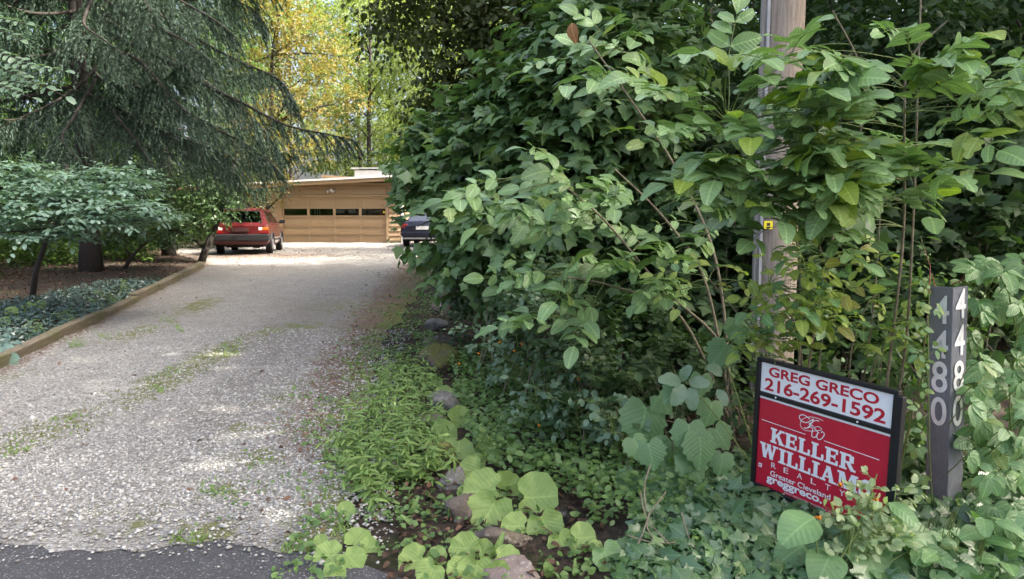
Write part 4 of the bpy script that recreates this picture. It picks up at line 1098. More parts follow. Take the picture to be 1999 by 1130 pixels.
ROUND = [round_leaf(seed=i, amp=0.04 + 0.01*(i % 2), cup=0.10 + 0.08*i, notch=0.26 + 0.03*i) for i in range(4)]
NEED = template([(-.085, 0, 0), (.085, 0, 0), (0, 1, 0)], [(0, 1, 2)], [(0, 0), (0, 0), (0, 1)])
BIGTOOTH = strip_leaf(np.linspace(0, 1, 11), [0.02, .16, .24, .25, .30, .27, .28, .21, .19, .09, .0], 0.2, 0.25, 0.02)

class Leaves:
    def __init__(s): s.p, s.d, s.n, s.s = [], [], [], []
    def add(s, p, d, n, sz):
        p = np.atleast_2d(p); k = len(p)
        s.p.append(p); s.d.append(np.broadcast_to(np.atleast_2d(d), (k, 3))); s.n.append(np.broadcast_to(np.atleast_2d(n), (k, 3)))
        s.s.append(np.broadcast_to(np.atleast_1d(np.asarray(sz, float)), (k,))); return s
    def arr(s):
        if not s.p: return np.zeros((0, 3)), np.zeros((0, 3)), np.zeros((0, 3)), np.zeros(0)
        return np.concatenate(s.p), np.concatenate(s.d), np.concatenate(s.n), np.concatenate(s.s)
def basis(d, n):
    y = nz(d); z = nz(n - y*np.sum(n*y, -1, keepdims=True)); x = np.cross(y, z)
    return np.stack([x, y, z], -1)
def leaves_mesh(name, A, tm, mat, parent=None, smooth=False, world=True, kind=None, aspect=None):
    p, d, n, s = A
    if len(p) == 0: return None
    B = basis(d, n)
    tV = tm.V
    V = np.einsum('nij,vj->nvi', B*s[:, None, None], tV) + p[:, None, :]
    k = len(tV)
    T = (tm.T[None] + (np.arange(len(p))*k)[:, None, None]).reshape(-1, 3)
    uv = np.tile(tm.U, (len(p), 1))
    o = obj_np(name, V.reshape(-1, 3), T, mat, parent, uv, smooth, world=world)
    if kind: o['kind'] = kind
    return o
_cache = {}
def leaf_objects(name, A, tms, mats, parent, rgen):
    """one object per leaf, sharing meshes"""
    p, d, n, s = A
    B = basis(d, n)
    off = np.array(parent_loc(parent))
    for i in range(len(p)):
        ti = int(rgen.integers(len(tms))); m = mats if not isinstance(mats, list) else mats[int(rgen.integers(len(mats)))]
        key = (id(tms[ti]), m.name)
        if key not in _cache: _cache[key] = mesh_np('leaf_blade', tms[ti].V, tms[ti].T, m, tms[ti].U, True)
        o = bpy.data.objects.new(name, _cache[key])
        R = B[i]*s[i]
        q = p[i] - off
        o.matrix_local = Matrix(((R[0, 0], R[0, 1], R[0, 2], q[0]), (R[1, 0], R[1, 1], R[1, 2], q[1]), (R[2, 0], R[2, 1], R[2, 2], q[2]), (0, 0, 0, 1)))
        COL.objects.link(o); o.parent = parent
# places in the photograph that stay free of leaves because a thing is seen there
KEEP = [(1494, -20, 1562, 66, 5.6), (1478, 428, 1530, 478, 5.6), (1478, 690, 1762, 800, 3.75), (1478, 800, 1605, 985, 3.75), (1600, 800, 1745, 930, 3.3), (1808, 552, 1892, 1025, 3.38), (556, 352, 752, 478, 30), (776, 424, 848, 488, 27), (600, 322, 745, 356, 36), (518, 386, 560, 476, 24.5)]
def keep_mask(A, margin=0.0):
    p, d, n, s = A
    c = p + d*0.5*s[:, None]
    jr = np.random.default_rng(len(p)); jx = jr.normal(size=len(p)); jy = jr.normal(size=len(p))
    x, y, f = proj(c); x2, y2, _ = proj(p + d*s[:, None])
    ok = np.ones(len(p), bool)
    for (x0, y0, x1, y1, dist) in KEEP:
        for a, b in ((x, y), (x2, y2)):
            q_ = 16.0 if dist > 10 else 2.0
            ok &= ~((a > x0 + jx*q_) & (a < x1 + jx*q_) & (b > y0 + jy*q_*0.6) & (b < y1 + jy*q_*0.6) & (f < dist))
    return ok
def sub(A, m): return tuple(a[m] for a in A)
def show_size(A):
    x, y, f = proj(A[0] + A[1]*A[3][:, None]*0.5)
    inside = (x > -60) & (x < 2060) & (y > -60) & (y < 1190) & (f > 0.2)
    return np.where(inside, A[3]/np.maximum(f, 0.2), 0)
def plant_leaves(parent, A, tms, mats, rgen, maxn=300, bulk_t=None, bulk_m=None, keep=True, name='leaf'):
    if keep: A = sub(A, keep_mask(A))
    sz = show_size(A)
    order = np.argsort(-sz)
    pick = order[:maxn][sz[order[:maxn]] > 0]
    m = np.zeros(len(A[0]), bool); m[pick] = True
    leaf_objects(name, sub(A, m), tms, mats, parent, rgen)
    rest = sub(A, ~m)
    if len(rest[0]):
        leaves_mesh('foliage', rest, bulk_t or tms[0], bulk_m or (mats if not isinstance(mats, list) else mats[0]), parent, True, kind='stuff')

UP = np.array((0, 0, 1.0))
def clusters(C, axis, per, L, size, r, up=0.8, face=0.35, droop=0.35, jit=0.35, side=0.9):
    """leaf sprays: twigs from C along axis, leaves to both sides"""
    k = len(C)
    ax = nz(axis)
    sd = nz(np.cross(ax, UP) + 1e-4)
    t = (np.arange(per)+0.6)/per
    sgn = np.where(np.arange(per) % 2 == 0, 1, -1)
    Lk = L*r.uniform(0.7, 1.3, k)
    p = C[:, None] + ax[:, None]*(t[None, :, None]*Lk[:, None, None]) - UP*(t[None, :, None]**2*Lk[:, None, None]*droop*0.5)
    last = (np.arange(per) == per-1)
    d = ax[:, None]*0.55 + sd[:, None]*np.where(last, 0, sgn)[None, :, None]*side + r.normal(size=(k, per, 3))*jit - UP*droop
    n = UP*up + ax[:, None]*face + r.normal(size=(k, per, 3))*jit*0.9
    s = size*r.uniform(0.65, 1.25, (k, per))
    return p.reshape(-1, 3), nz(d.reshape(-1, 3)), nz(n.reshape(-1, 3)), s.reshape(-1)
def blob_points(blobs, n, r, inner=0.55, lowcut=-0.75):
    """points in the outer part of ellipsoids; blobs rows cx cy cz rx ry rz"""
    B = np.asarray(blobs, float)
    w = (B[:, 3]*B[:, 4] + B[:, 4]*B[:, 5] + B[:, 3]*B[:, 5]); w = w/w.sum()
    idx = r.choice(len(B), n, p=w)
    d = nz(r.normal(size=(n, 3)))
    bad = d[:, 2] < lowcut; d[bad, 2] *= -1
    rad = 1 - (1-inner)*r.uniform(0, 1, n)**1.6
    P_ = B[idx, :3] + d*rad[:, None]*B[idx, 3:]
    nrm = nz(d/B[idx, 3:])
    return P_, nrm
def cat(*AA): return tuple(np.concatenate([a[i] for a in AA]) for i in range(4))
def curve_pts(a, b, r, sag=0.1, n=6):
    a = np.asarray(a, float); b = np.asarray(b, float); L = np.linalg.norm(b-a)
    m = (a+b)/2 + np.array((r.normal()*0.1, r.normal()*0.1, sag))*L
    t = np.linspace(0, 1, n)[:, None]
    return list((1-t)**2*a + 2*t*(1-t)*m + t*t*b)

# ------------------------------------------------------------------ woodland trees (a few kinds, copied)
def woodland_proto(seed, Ht, cw, base, mat, nleaf, bark, label, name='woodland_tree', leaf=0.15, tmpl=SIMPLE, trunk_r=None, group=None, cat_='tree'):
    r = np.random.default_rng(seed)
    root = thing(name, label, cat_, (0, 0, 0), 0, group)
    tr = trunk_r or Ht*0.011
    zz = np.linspace(-0.3, Ht*0.9, 14)
    bx, by = r.uniform(-.02, .02, 2)
    ctr = np.stack([bx*zz + 0.10*np.sin(zz*0.5+seed), by*zz + 0.10*np.cos(zz*0.43+seed), zz], 1)
    mb = MB(); mb.tube(list(ctr), [max(tr*(1.25 if z < 0.3 else 1)*(1 - z/Ht*0.9), 0.02) for z in zz], 9)
    mb.build('trunk', bark, root, smooth=True)
    blobs = []
    nb = 20
    for i in range(nb):
        f = base + (1-base)*(i+0.5)/nb
        z = Ht*f
        prof = math.sqrt(max(0.05, 1-((f-base)/(1-base)*1.25-0.35)**2))
        a = i*2.4 + r.uniform(-.5, .5); rr = cw*prof*r.uniform(0.35, 0.95)
        bs = cw*r.uniform(0.28, 0.46)
        blobs.append((rr*cos(a), rr*sin(a), z, bs*1.15, bs*1.15, bs*0.62))
    mb = MB()
    for b in blobs:
        z0 = max(base*Ht*0.8, b[2]-np.hypot(b[0], b[1])*0.7)
        i0 = np.argmin(abs(zz-z0))
        mb.tube(curve_pts(ctr[i0], b[:3], r, 0.08, 5), np.linspace(tr*0.35, 0.012, 5), 5)
    mb.build('limbs', bark, root, smooth=True)
    k = nleaf//6
    C, nrm = blob_points(blobs, k, r, 0.35, -1)
    A = clusters(C, nrm*0.7 + r.normal(size=C.shape)*0.5, 6, 0.5, leaf, r, 0.9, 0.3, 0.3, 0.5)
    leaves_mesh('crown', A, tmpl, mat, root)
    return root
def copy_tree(root, loc, rz, sc, label=None, group=None):
    r = root.copy(); COL.objects.link(r)
    r.location = loc; r.rotation_euler = (0, 0, rz); r.scale = sc
    for k in ('label', 'group'):
        if k in r: del r[k]
    if label: r['label'] = label
    if group: r['group'] = group
    for ch in root.children:
        c = ch.copy(); COL.objects.link(c); c.parent = r
    return r
r0 = np.random.default_rng(3)
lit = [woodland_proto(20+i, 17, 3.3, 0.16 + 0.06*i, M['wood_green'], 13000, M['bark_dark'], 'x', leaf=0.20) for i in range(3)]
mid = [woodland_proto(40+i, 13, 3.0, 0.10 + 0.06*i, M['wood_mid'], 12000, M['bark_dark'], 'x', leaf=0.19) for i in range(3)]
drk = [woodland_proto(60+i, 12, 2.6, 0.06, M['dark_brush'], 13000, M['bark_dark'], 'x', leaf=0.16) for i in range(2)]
shr = [woodland_proto(80+i, 3.6, 1.5, 0.05, M['dark_brush'], 9000, M['bark_dark'], 'x', name='understory_shrub', leaf=0.12, trunk_r=0.03, cat_='shrub') for i in range(2)]
used = set()
def plant(protos, x, y, sc, label, group, squash=1.0):
    pr = protos[int(r0.integers(len(protos)))]
    loc = (x, y, float(H(x, y)) - 0.05)
    rz = r0.uniform(0, 6.28)
    s_ = (sc*squash, sc*squash, sc)
    if pr.name not in used:
        used.add(pr.name); pr.location = loc; pr.rotation_euler = (0, 0, rz); pr.scale = s_; pr['label'] = label; pr['group'] = group
        return pr
    return copy_tree(pr, loc, rz, s_, label, group)
LB = 'tall sunlit yellow-green woodland tree behind the house roof'
GB = 'sunlit woodland trees behind the house'
for (x, y, s_) in [(-14, 46, 1.0), (-9.5, 49, 1.15), (-5.5, 46.5, 0.9), (-2.0, 50, 1.1), (-11.5, 55, 1.2), (-6.5, 58, 1.3), (-1.0, 60, 1.25), (2.5, 52, 1.0), (-17, 54, 1.15), (-15, 66, 1.4), (-8, 70, 1.5), (0, 72, 1.5), (7, 64, 1.4), (-22, 60, 1.3), (-4, 82, 1.7), (-14, 84, 1.7), (9, 80, 1.6)]:
    plant(lit, x, y, s_, LB, GB, 0.95)
LM = 'mid green woodland tree at the left beyond the spruce'
GM = 'woodland trees beyond the spruce'
for (x, y, s_) in [(-17, 30, 0.9), (-20, 36, 1.0), (-24, 27, 1.0), (-27, 34, 1.1), (-15.5, 39, 0.9), (-22, 45, 1.2), (-30, 42, 1.3), (-34, 30, 1.2), (-28, 52, 1.4), (-38, 48, 1.5), (-19, 23, 0.8), (-31, 22, 1.1), (-40, 38, 1.4), (-46, 52, 1.6), (-36, 62, 1.7)]:
    plant(mid, x, y, s_, LM, GM)
LD = 'dark leafy tree in the shaded woods behind the bushes on the right'
GD = 'dark trees of the right-hand woods'
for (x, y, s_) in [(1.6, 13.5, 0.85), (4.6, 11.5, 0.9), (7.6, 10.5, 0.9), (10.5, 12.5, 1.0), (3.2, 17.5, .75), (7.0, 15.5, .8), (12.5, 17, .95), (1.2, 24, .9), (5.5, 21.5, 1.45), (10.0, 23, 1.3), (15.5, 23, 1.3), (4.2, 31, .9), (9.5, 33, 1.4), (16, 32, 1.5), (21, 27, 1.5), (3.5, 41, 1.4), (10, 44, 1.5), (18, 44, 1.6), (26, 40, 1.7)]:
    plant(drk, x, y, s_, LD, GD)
LS = 'dark leafy understory shrub in shade beneath the right-hand trees'
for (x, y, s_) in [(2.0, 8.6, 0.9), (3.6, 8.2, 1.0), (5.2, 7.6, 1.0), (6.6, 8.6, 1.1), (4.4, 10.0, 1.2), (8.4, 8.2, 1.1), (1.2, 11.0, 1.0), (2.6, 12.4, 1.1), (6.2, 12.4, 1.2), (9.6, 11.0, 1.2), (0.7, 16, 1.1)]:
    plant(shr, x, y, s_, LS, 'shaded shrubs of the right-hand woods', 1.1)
LU = 'low green undergrowth shrub on the woodland floor beyond the spruce trunk'
for (x, y, s_) in [(-11.5, 27.5, .5), (-13.5, 25.5, .55), (-16, 27, .6), (-18, 25, .6), (-14.5, 30, .6), (-20, 21.5, .55), (-22.5, 24, .6), (-12.4, 22, .4), (-26, 22, .7), (-24, 18, .5), (-11.4, 17.8, .42), (-13.2, 15.2, .45), (-15, 18, .5), (-11.2, 14.6, .34), (-17.5, 15, .5), (-10.6, 19.6, .4), (-14, 20.5, .5), (-20, 16, .55)]:
    q = plant(shr, x, y, s_, LU, 'undergrowth beyond the spruce', 1.4)
    for c in q.children:
        if c.name.startswith('crown'):
            if 'wg' not in _cache: m2 = c.data.copy(); m2.materials.clear(); m2.materials.append(M['wood_mid']); _cache['wg'] = m2
            c.data = _cache['wg']

# ------------------------------------------------------------------ spruces
def spruce_branch(path, r, wmain, dens=1.0, side_len=0.55, hang=0.7):
    """needle triangles along side twigs hanging from a curved bough"""
    path = np.asarray(path, float)
    seg = np.linalg.norm(np.diff(path, axis=0), axis=1); cum = np.concatenate([[0], np.cumsum(seg)]); L = cum[-1]
    nt = int(L/0.036*dens)
    tt = np.sort(r.uniform(0.18, 1.0, nt))
    pt = np.stack([np.interp(tt*L, cum, path[:, i]) for i in range(3)], 1)
    pt2 = np.stack([np.interp(np.minimum(tt*L+0.1, L), cum, path[:, i]) for i in range(3)], 1)
    pt1 = np.stack([np.interp(np.maximum(tt*L-0.1, 0), cum, path[:, i]) for i in range(3)], 1)
    ax = nz(pt2-pt1); sd = nz(np.cross(ax, UP))
    sg = r.choice([-1, 1], nt)
    TL_ = side_len*r.uniform(0.4, 1.15, nt)*(1.0 - 0.65*tt**2)*(0.5 + 0.5*np.minimum(1, tt*2))
    d0 = nz(ax*0.6 + sd*sg[:, None]*r.uniform(0.25, 0.9, nt)[:, None] - UP*r.uniform(0, 0.35, nt)[:, None])
    per = 26
    k = (np.arange(per)+0.5)/per
    q = pt[:, None] + d0[:, None]*(k[None, :, None]*TL_[:, None, None]) - UP*(hang*k[None, :, None]**1.8*TL_[:, None, None])
    tang = nz(d0[:, None] - UP*(hang*1.6*k[None, :, None]))
    rd = r.normal(size=(nt, per, 3))
    rd = rd - tang*np.sum(rd*tang, -1, keepdims=True)
    d = nz(tang*1.0 + nz(rd)*0.55)
    n = nz(rd + UP*0.6 + np.cross(tang, rd)*0.5)
    s = r.uniform(0.07, 0.12, (nt, per))
    return q.reshape(-1, 3), d.reshape(-1, 3), n.reshape(-1, 3), s.reshape(-1)
NEEDW = template([(-.14, 0, 0), (.14, 0, 0), (.03, 1, 0)], [(0, 1, 2)], [(0, 0), (0, 0), (0, 1)])
def spruce(name, label, px, py, Yd_, Ht, boughs, seed, r_trunk, nrand, zr, lenr, cat_='tree', zlen=lambda z: 1.0):
    r = np.random.default_rng(seed)
    b = P(px, py, Yd_); b = np.array((b[0], Yd_, float(H(b[0], Yd_))))
    root = thing(name, label, cat_, b)
    mb = MB(); zz = np.linspace(-0.2, Ht, 16)
    mb.tube([(b[0]+0.02*sin(z), b[1], b[2]+z) for z in zz], [r_trunk*(1.35 if z < 0.2 else 1)*(1-z/Ht*0.92) for z in zz], 12)
    mb.rel(b); mb.build('trunk', M['bark_dark'], root, smooth=True)
    paths = []
    for bg in boughs:      # listed boughs: height on trunk by picture row, then points
        paths.append([P(*q) for q in bg])
    listed = list(paths)
    for i in range(nrand):
        z = zr[0] + (zr[1]-zr[0])*((i+r.uniform(0, .8))/nrand); a = i*2.399 + r.uniform(-.3, .3)
        L = lenr*r.uniform(0.7, 1.1)*zlen(z)
        d = np.array((cos(a), sin(a), 0)); s0 = b + UP*z
        t = np.linspace(0, 1, 7)[:, None]
        paths.append(list(s0 + d*L*t + UP*(-0.10*L*np.sin(t*pi*0.6) - 0.16*L*t + 0.16*L*t**3)))
    for pth in paths:
        pth = list(pth)
        # smooth
        out = []
        for i in range(len(pth)-1):
            for t in (0, .34, .67):
                p0, p1, p2, p3 = pth[max(i-1, 0)], pth[i], pth[i+1], pth[min(i+2, len(pth)-1)]
                out.append(0.5*((2*p1)+(-p0+p2)*t+(2*p0-5*p1+4*p2-p3)*t*t+(-p0+3*p1-3*p2+p3)*t**3))
        out.append(pth[-1]); L = sum(np.linalg.norm(out[i+1]-out[i]) for i in range(len(out)-1))
        mb = MB(); mb.tube(out, np.linspace(0.016+0.006*L, 0.005, len(out)), 5); mb.rel(b)
        bo = mb.build('branch', M['bark_dark'], root, smooth=True)
        A = spruce_branch(out, r, 0.03, 1.0, 0.45 + 0.12*L, 1.1)
        A = sub(A, keep_mask(A))
        nd = leaves_mesh('needles', (A[0]-b, A[1], A[2], A[3]*1.0), NEEDW, M['needle_lit'] if any(pth[0] is q[0] for q in listed) else M['needle'], bo, world=False)
        nd['kind'] = 'stuff'
    # dead lower twigs
    mb = MB()
    for i in range(26):
        z = r.uniform(0.4, zr[1]*0.8); a = r.uniform(0, 6.28); L = r.uniform(0.6, 2.0)
        s0 = b + UP*z; e = s0 + np.array((cos(a)*L, sin(a)*L, -0.12*L))
        mb.tube(curve_pts(s0, e, r, 0.05, 5), np.linspace(0.014, 0.003, 5), 4)
    mb.rel(b); tw = mb.build('dead_twigs', M['bark'], root); tw['kind'] = 'stuff'
    return root
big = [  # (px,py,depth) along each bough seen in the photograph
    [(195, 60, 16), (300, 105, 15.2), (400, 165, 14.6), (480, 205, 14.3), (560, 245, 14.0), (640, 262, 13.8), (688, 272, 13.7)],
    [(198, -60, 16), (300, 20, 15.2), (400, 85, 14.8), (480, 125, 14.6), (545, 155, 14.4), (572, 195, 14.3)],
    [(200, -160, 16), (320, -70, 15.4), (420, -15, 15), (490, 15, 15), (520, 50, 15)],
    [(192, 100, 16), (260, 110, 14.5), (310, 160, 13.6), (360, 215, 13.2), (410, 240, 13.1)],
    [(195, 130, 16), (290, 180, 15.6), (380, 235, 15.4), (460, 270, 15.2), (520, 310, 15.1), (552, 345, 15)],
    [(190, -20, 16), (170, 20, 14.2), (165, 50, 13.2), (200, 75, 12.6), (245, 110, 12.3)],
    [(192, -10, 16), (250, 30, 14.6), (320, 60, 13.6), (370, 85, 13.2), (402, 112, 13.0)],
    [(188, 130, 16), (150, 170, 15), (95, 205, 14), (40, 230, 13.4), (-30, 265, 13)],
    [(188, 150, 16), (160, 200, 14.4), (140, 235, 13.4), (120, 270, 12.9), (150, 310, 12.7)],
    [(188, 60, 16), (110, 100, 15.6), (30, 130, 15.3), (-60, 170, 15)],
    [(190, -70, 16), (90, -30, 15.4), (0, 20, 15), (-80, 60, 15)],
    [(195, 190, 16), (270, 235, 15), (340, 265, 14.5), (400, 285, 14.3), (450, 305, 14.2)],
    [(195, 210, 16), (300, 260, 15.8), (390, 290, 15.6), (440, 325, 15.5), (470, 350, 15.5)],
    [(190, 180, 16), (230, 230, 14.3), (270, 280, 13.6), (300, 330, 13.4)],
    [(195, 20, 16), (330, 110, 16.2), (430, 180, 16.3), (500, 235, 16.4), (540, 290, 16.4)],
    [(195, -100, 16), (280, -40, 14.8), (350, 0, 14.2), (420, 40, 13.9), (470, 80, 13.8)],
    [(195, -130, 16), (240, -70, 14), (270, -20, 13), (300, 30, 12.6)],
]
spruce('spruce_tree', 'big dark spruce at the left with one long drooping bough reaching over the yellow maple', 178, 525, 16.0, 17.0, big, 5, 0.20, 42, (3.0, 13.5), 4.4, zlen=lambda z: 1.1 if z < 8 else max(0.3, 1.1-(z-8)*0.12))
spruce('spruce_tree', 'second spruce deeper in shade at the far left edge of the picture', -60, 520, 19.0, 16.0, [], 6, 0.22, 44, (1.6, 11), 4.2)
spruce('spruce_tree', 'slimmer spruce behind the big one, between its trunk and the yellow maple', 330, 500, 20.5, 15.0, [], 7, 0.16, 40, (2.4, 11), 3.6)

# ------------------------------------------------------------------ yellow maple behind the spruce
def tree_from(name, label, base, limbs_to, mat, tmpl, nleaf, leaf, seed, bark, trunk_pts, tr, per=7, twig=0.45, droop=0.3, inner=0.3, group=None, cat_='tree', blobs=None, maxn=0, near_t=None, near_m=None, face=0.35, jit=0.4, up=0.8, keep=True, flat=None):
    r = np.random.default_rng(seed)
    base = np.array(base, float)
    root = thing(name, label, cat_, base, 0, group)
    mb = MB(); tp = [np.array(q, float) for q in trunk_pts]
    mb.tube(tp, np.linspace(tr, tr*0.45, len(tp)), 9); mb.rel(base); mb.build('trunk', bark, root, smooth=True)
    mb = MB()
    for bl in blobs:
        c = np.array(bl[:3]); i = np.argmin([np.linalg.norm((q-c)*np.array((1, 1, 0.6))) + max(0, q[2]-c[2])*1.5 for q in tp])
        mb.tube(curve_pts(tp[i], c, r, 0.10, 6), np.linspace(tr*0.42, 0.010, 6), 5)
        for _ in range(5):
            d = nz(r.normal(size=3))*np.array(bl[3:])*0.8
            mb.tube(curve_pts(c - d*0.1, c + d, r, 0.04, 4), np.linspace(0.014, 0.004, 4), 4)
    mb.rel(base); mb.build('limbs', bark, root, smooth=True)
    C, nrm = blob_points(blobs, nleaf//per, r, inner, -0.9)
    ax_ = nrm*0.8 + r.normal(size=C.shape)*0.45 + UP*0.05
    if flat is not None: ax_[:, 2] *= flat
    A = clusters(C, ax_, per, twig, leaf, r, up, face, droop, jit)
    if keep: A = sub(A, keep_mask(A))
    if maxn: plant_leaves(root, A, near_t or [tmpl], near_m or mat, r, maxn, tmpl, mat, keep)
    else:
        o = leaves_mesh('crown', A, tmpl, mat, root)
    return root
def B(px, py, Y_, rx, ry, rz): 
    p = P(px, py, Y_); return (p[0], p[1], p[2], rx, ry, rz)
q = G(497, 480); q = np.array((-9.6, 27.0, float(H(-9.6, 27))))
tree_from('maple_tree', 'maple with yellow autumn leaves between the spruce and the garage', q, None, M['yellow'], SIMPLE, 15000, 0.115, 31, M['bark_dark'],
          [q, q+(0.1, 0, 1.2), q+(0.5, -.2, 2.6), q+(0.8, -.3, 4.5), q+(0.9, -.3, 7)], 0.14, 7, 0.4, 0.25, 0.2,
          blobs=[B(545, 30, 26, 1.2, 1.3, .7), B(600, 70, 27, 1.3, 1.2, .7), B(560, 110, 26.5, 1.2, 1.2, .6), B(620, 150, 27, 1.1, 1.2, .5), B(560, 200, 26, 1.0, 1.2, .5), B(620, 215, 27, 1.1, 1.1, .45), B(660, 110, 28, .9, 1, .5), B(500, 250, 26, 1.2, 1, .5), B(690, 195, 27.5, .8, .9, .4),
                 B(540, 285, 25, .9, .9, .35), B(480, 330, 25, 1.0, .9, .4), B(540, 345, 25, .75, .8, .25), B(555, 372, 24.5, .45, .6, .18), B(470, 370, 25.5, .8, .8, .35), B(600, 300, 26, .8, .8, .3), B(640, 265, 27, .7, .8, .3), B(500, 120, 27, 1.2, 1, .7), B(470, 200, 27, 1.1, 1, .6), B(520, -30, 26, 1.4, 1.3, .8), B(520, 392, 24.6, .5, .5, .12), B(445, 290, 26, .8, .8, .5)])
q = np.array((-11.2, 31.0, .5))
# ------------------------------------------------------------------ layered dogwood at the left
q = G(95, 585); q = np.array((P(60, 560, 11.5)[0], 11.5, float(H(P(60, 560, 11.5)[0], 11.5))))
tree_from('dogwood_tree', 'dogwood with flat layers of pale blue-green leaves beneath the spruce', q, None, M['dogwood'], OV4, 7600, 0.105, 33, M['bark_dark'],
          [q, q+(0.1, 0, .5), q+(.3, 0, 1.0), q+(.6, 0, 1.5), q+(0.7, 0, 2.2)], 0.05, 7, 0.30, 0.08, 0.0, up=1.3, jit=0.16, face=0.25, flat=0.12, 
          blobs=[B(40, 335, 10.6, .6, .6, .10), B(150, 350, 10.6, .7, .6, .09), B(240, 345, 10.8, .5, .6, .09), B(265, 365, 10.4, .35, .5, .08), B(30, 365, 10.2, .6, .6, .09), B(110, 385, 10, .6, .6, .09), B(200, 375, 10.2, .5, .6, .08), B(210, 405, 9.8, .55, .6, .09), B(270, 410, 10, .35, .5, .07), B(20, 400, 9.8, .5, .6, .09), B(100, 425, 9.7, .6, .5, .09), B(180, 435, 9.7, .5, .5, .08), B(250, 430, 10, .4, .5, .07), B(60, 450, 9.7, .5, .5, .08), B(130, 460, 9.8, .4, .4, .07), B(-40, 430, 9.8, .6, .5, .1), B(-50, 350, 10.2, .6, .6, .1), B(305, 425, 10.2, .2, .3, .05)])
# small leaning tree by the end of the timbers, bush round its head
q = np.array((P(392, 512, 18.4)[0], 18.4, float(H(-8, 18.4))))
e = P(428, 425, 18.6)
tree_from('small_tree', 'small dark leaning tree at the far end of the timber edging beside the red car', q, None, M['dark_brush'], HEX, 6500, 0.085, 34, M['bark_dark'],
          [q, (q*2+e)/3+np.array((-.02, 0, 0)), (q+2*e)/3, e, e+np.array((.25, 0, .8)), e+np.array((.5, 0, 1.5))], 0.10, 7, 0.3, 0.2, 0.2,
          blobs=[B(400, 385, 18.5, .7, .7, .4), B(350, 400, 18.5, .6, .7, .35), B(440, 370, 18.8, .45, .6, .3), B(380, 430, 18.2, .55, .6, .28), B(330, 440, 18.6, .5, .6, .25), B(420, 410, 18.4, .4, .6, .25), B(345, 365, 18.8, .6, .6, .35), B(410, 345, 19, .6, .6, .3)])
q = np.array((P(243, 512, 16.5)[0], 16.5, float(H(-9, 16.5))))
tree_from('arching_shrub', 'sparse shrub with thin arching stems between the spruce trunk and the timber edging', q, None, M['dark_brush'], HEX, 2200, 0.08, 35, M['bark_dark'],
          [q, q+(.15, 0, .25), q+(.4, 0, .5), q+(.9, 0, .85)], 0.05, 7, 0.3, 0.2, 0.2,
          blobs=[B(300, 455, 16.5, .6, .5, .15), B(345, 450, 16.5, .4, .4, .12), B(230, 455, 16.5, .4, .5, .15), B(260, 440, 16.5, .5, .5, .15)], cat_='shrub')

# ------------------------------------------------------------------ compound-leaved branch hanging in from the left
def compound(o, d, L, pairs, ll, r, upn=UP, droop=0.25, lv=None, tubes=None, rad=0.003, endleaf=True, split=0.95):
    o = np.asarray(o, float); d = nz(d); sd = nz(np.cross(d, upn)); n = nz(np.cross(sd, d))
    pts = [o + d*L*t - UP*droop*L*t*t for t in np.linspace(0, 1, 6)]
    if tubes is not None: tubes.append((pts, rad))
    for k in range(pairs):
        t = 0.28 + 0.66*k/max(1, pairs-0.4) if pairs > 1 else 0.5
        p = o + d*L*t - UP*droop*L*t*t
        f = 0.72 + 0.28*sin(pi*(0.25 + 0.6*(k+1)/pairs))
        for s_ in (-1, 1):
            dd = nz(d*0.55 + sd*s_*split - UP*(droop*0.4) + r.normal(size=3)*0.13)
            lv.add(p, dd, nz(n + r.normal(size=3)*0.22 + sd*s_*0.1), ll*f*r.uniform(0.85, 1.12))
    if endleaf:
        lv.add(pts[-1], nz(d - UP*droop + r.normal(size=3)*0.1), nz(n + r.normal(size=3)*0.2), ll*r.uniform(1.0, 1.2))
def tubes_obj(name, tubes, mat, parent, sides=5, kind=None):
    mb = MB()
    for pts, rad in tubes:
        mb.tube(pts, np.linspace(rad, rad*0.45, len(pts)) if np.isscalar(rad) else rad, sides, cap=False)
    mb.rel(parent_loc(parent)); o = mb.build(name, mat, parent, smooth=True, fixn=False)
    if kind: o['kind'] = kind
    return o
rl = np.random.default_rng(50)
q = P(-420, 700, 7.6); q = np.array((q[0], 7.6, float(H(q[0], 7.6))))
loc_t = thing('locust_tree', 'leaning locust reaching in at the left edge with rows of small pale leaflets', 'tree', q)
lv = Leaves(); tb = []
tr_top = P(-300, 60, 7.2)
tb.append(([q, q+(tr_top-q)*0.3+np.array((-.1, 0, 0)), q+(tr_top-q)*0.7, tr_top, P(-200, -120, 7)], [0.06, 0.055, 0.045, 0.03, 0.02]))
for (a, b, n_) in (((-120, 90, 6.6), (128, 168, 6.2), 9), ((-140, 60, 6.6), (60, 110, 6.3), 8), ((-140, 150, 6.6), (90, 150, 6.2), 9), ((-120, 20, 6.8), (50, 30, 6.4), 7), ((-150, 0, 6.8), (40, 62, 6.5), 7), ((-120, 130, 6.4), (60, 175, 6.1), 8), ((-150, 110, 6.5), (125, 118, 6.2), 9)):
    o_ = P(*a); e = P(*b)
    tb.append((curve_pts(tr_top, o_, rl, 0.05, 5), 0.012))
    compound(o_, e-o_, np.linalg.norm(e-o_), n_+3, 0.105, rl, UP*1.0 + np.array((0, -.55, 0)), 0.06, lv, tb, 0.006, split=0.9)
tubes_obj('trunk', tb, M['bark'], loc_t)
plant_leaves(loc_t, lv.arr(), [OV4], M['locust'], rl, 150, name='leaf')

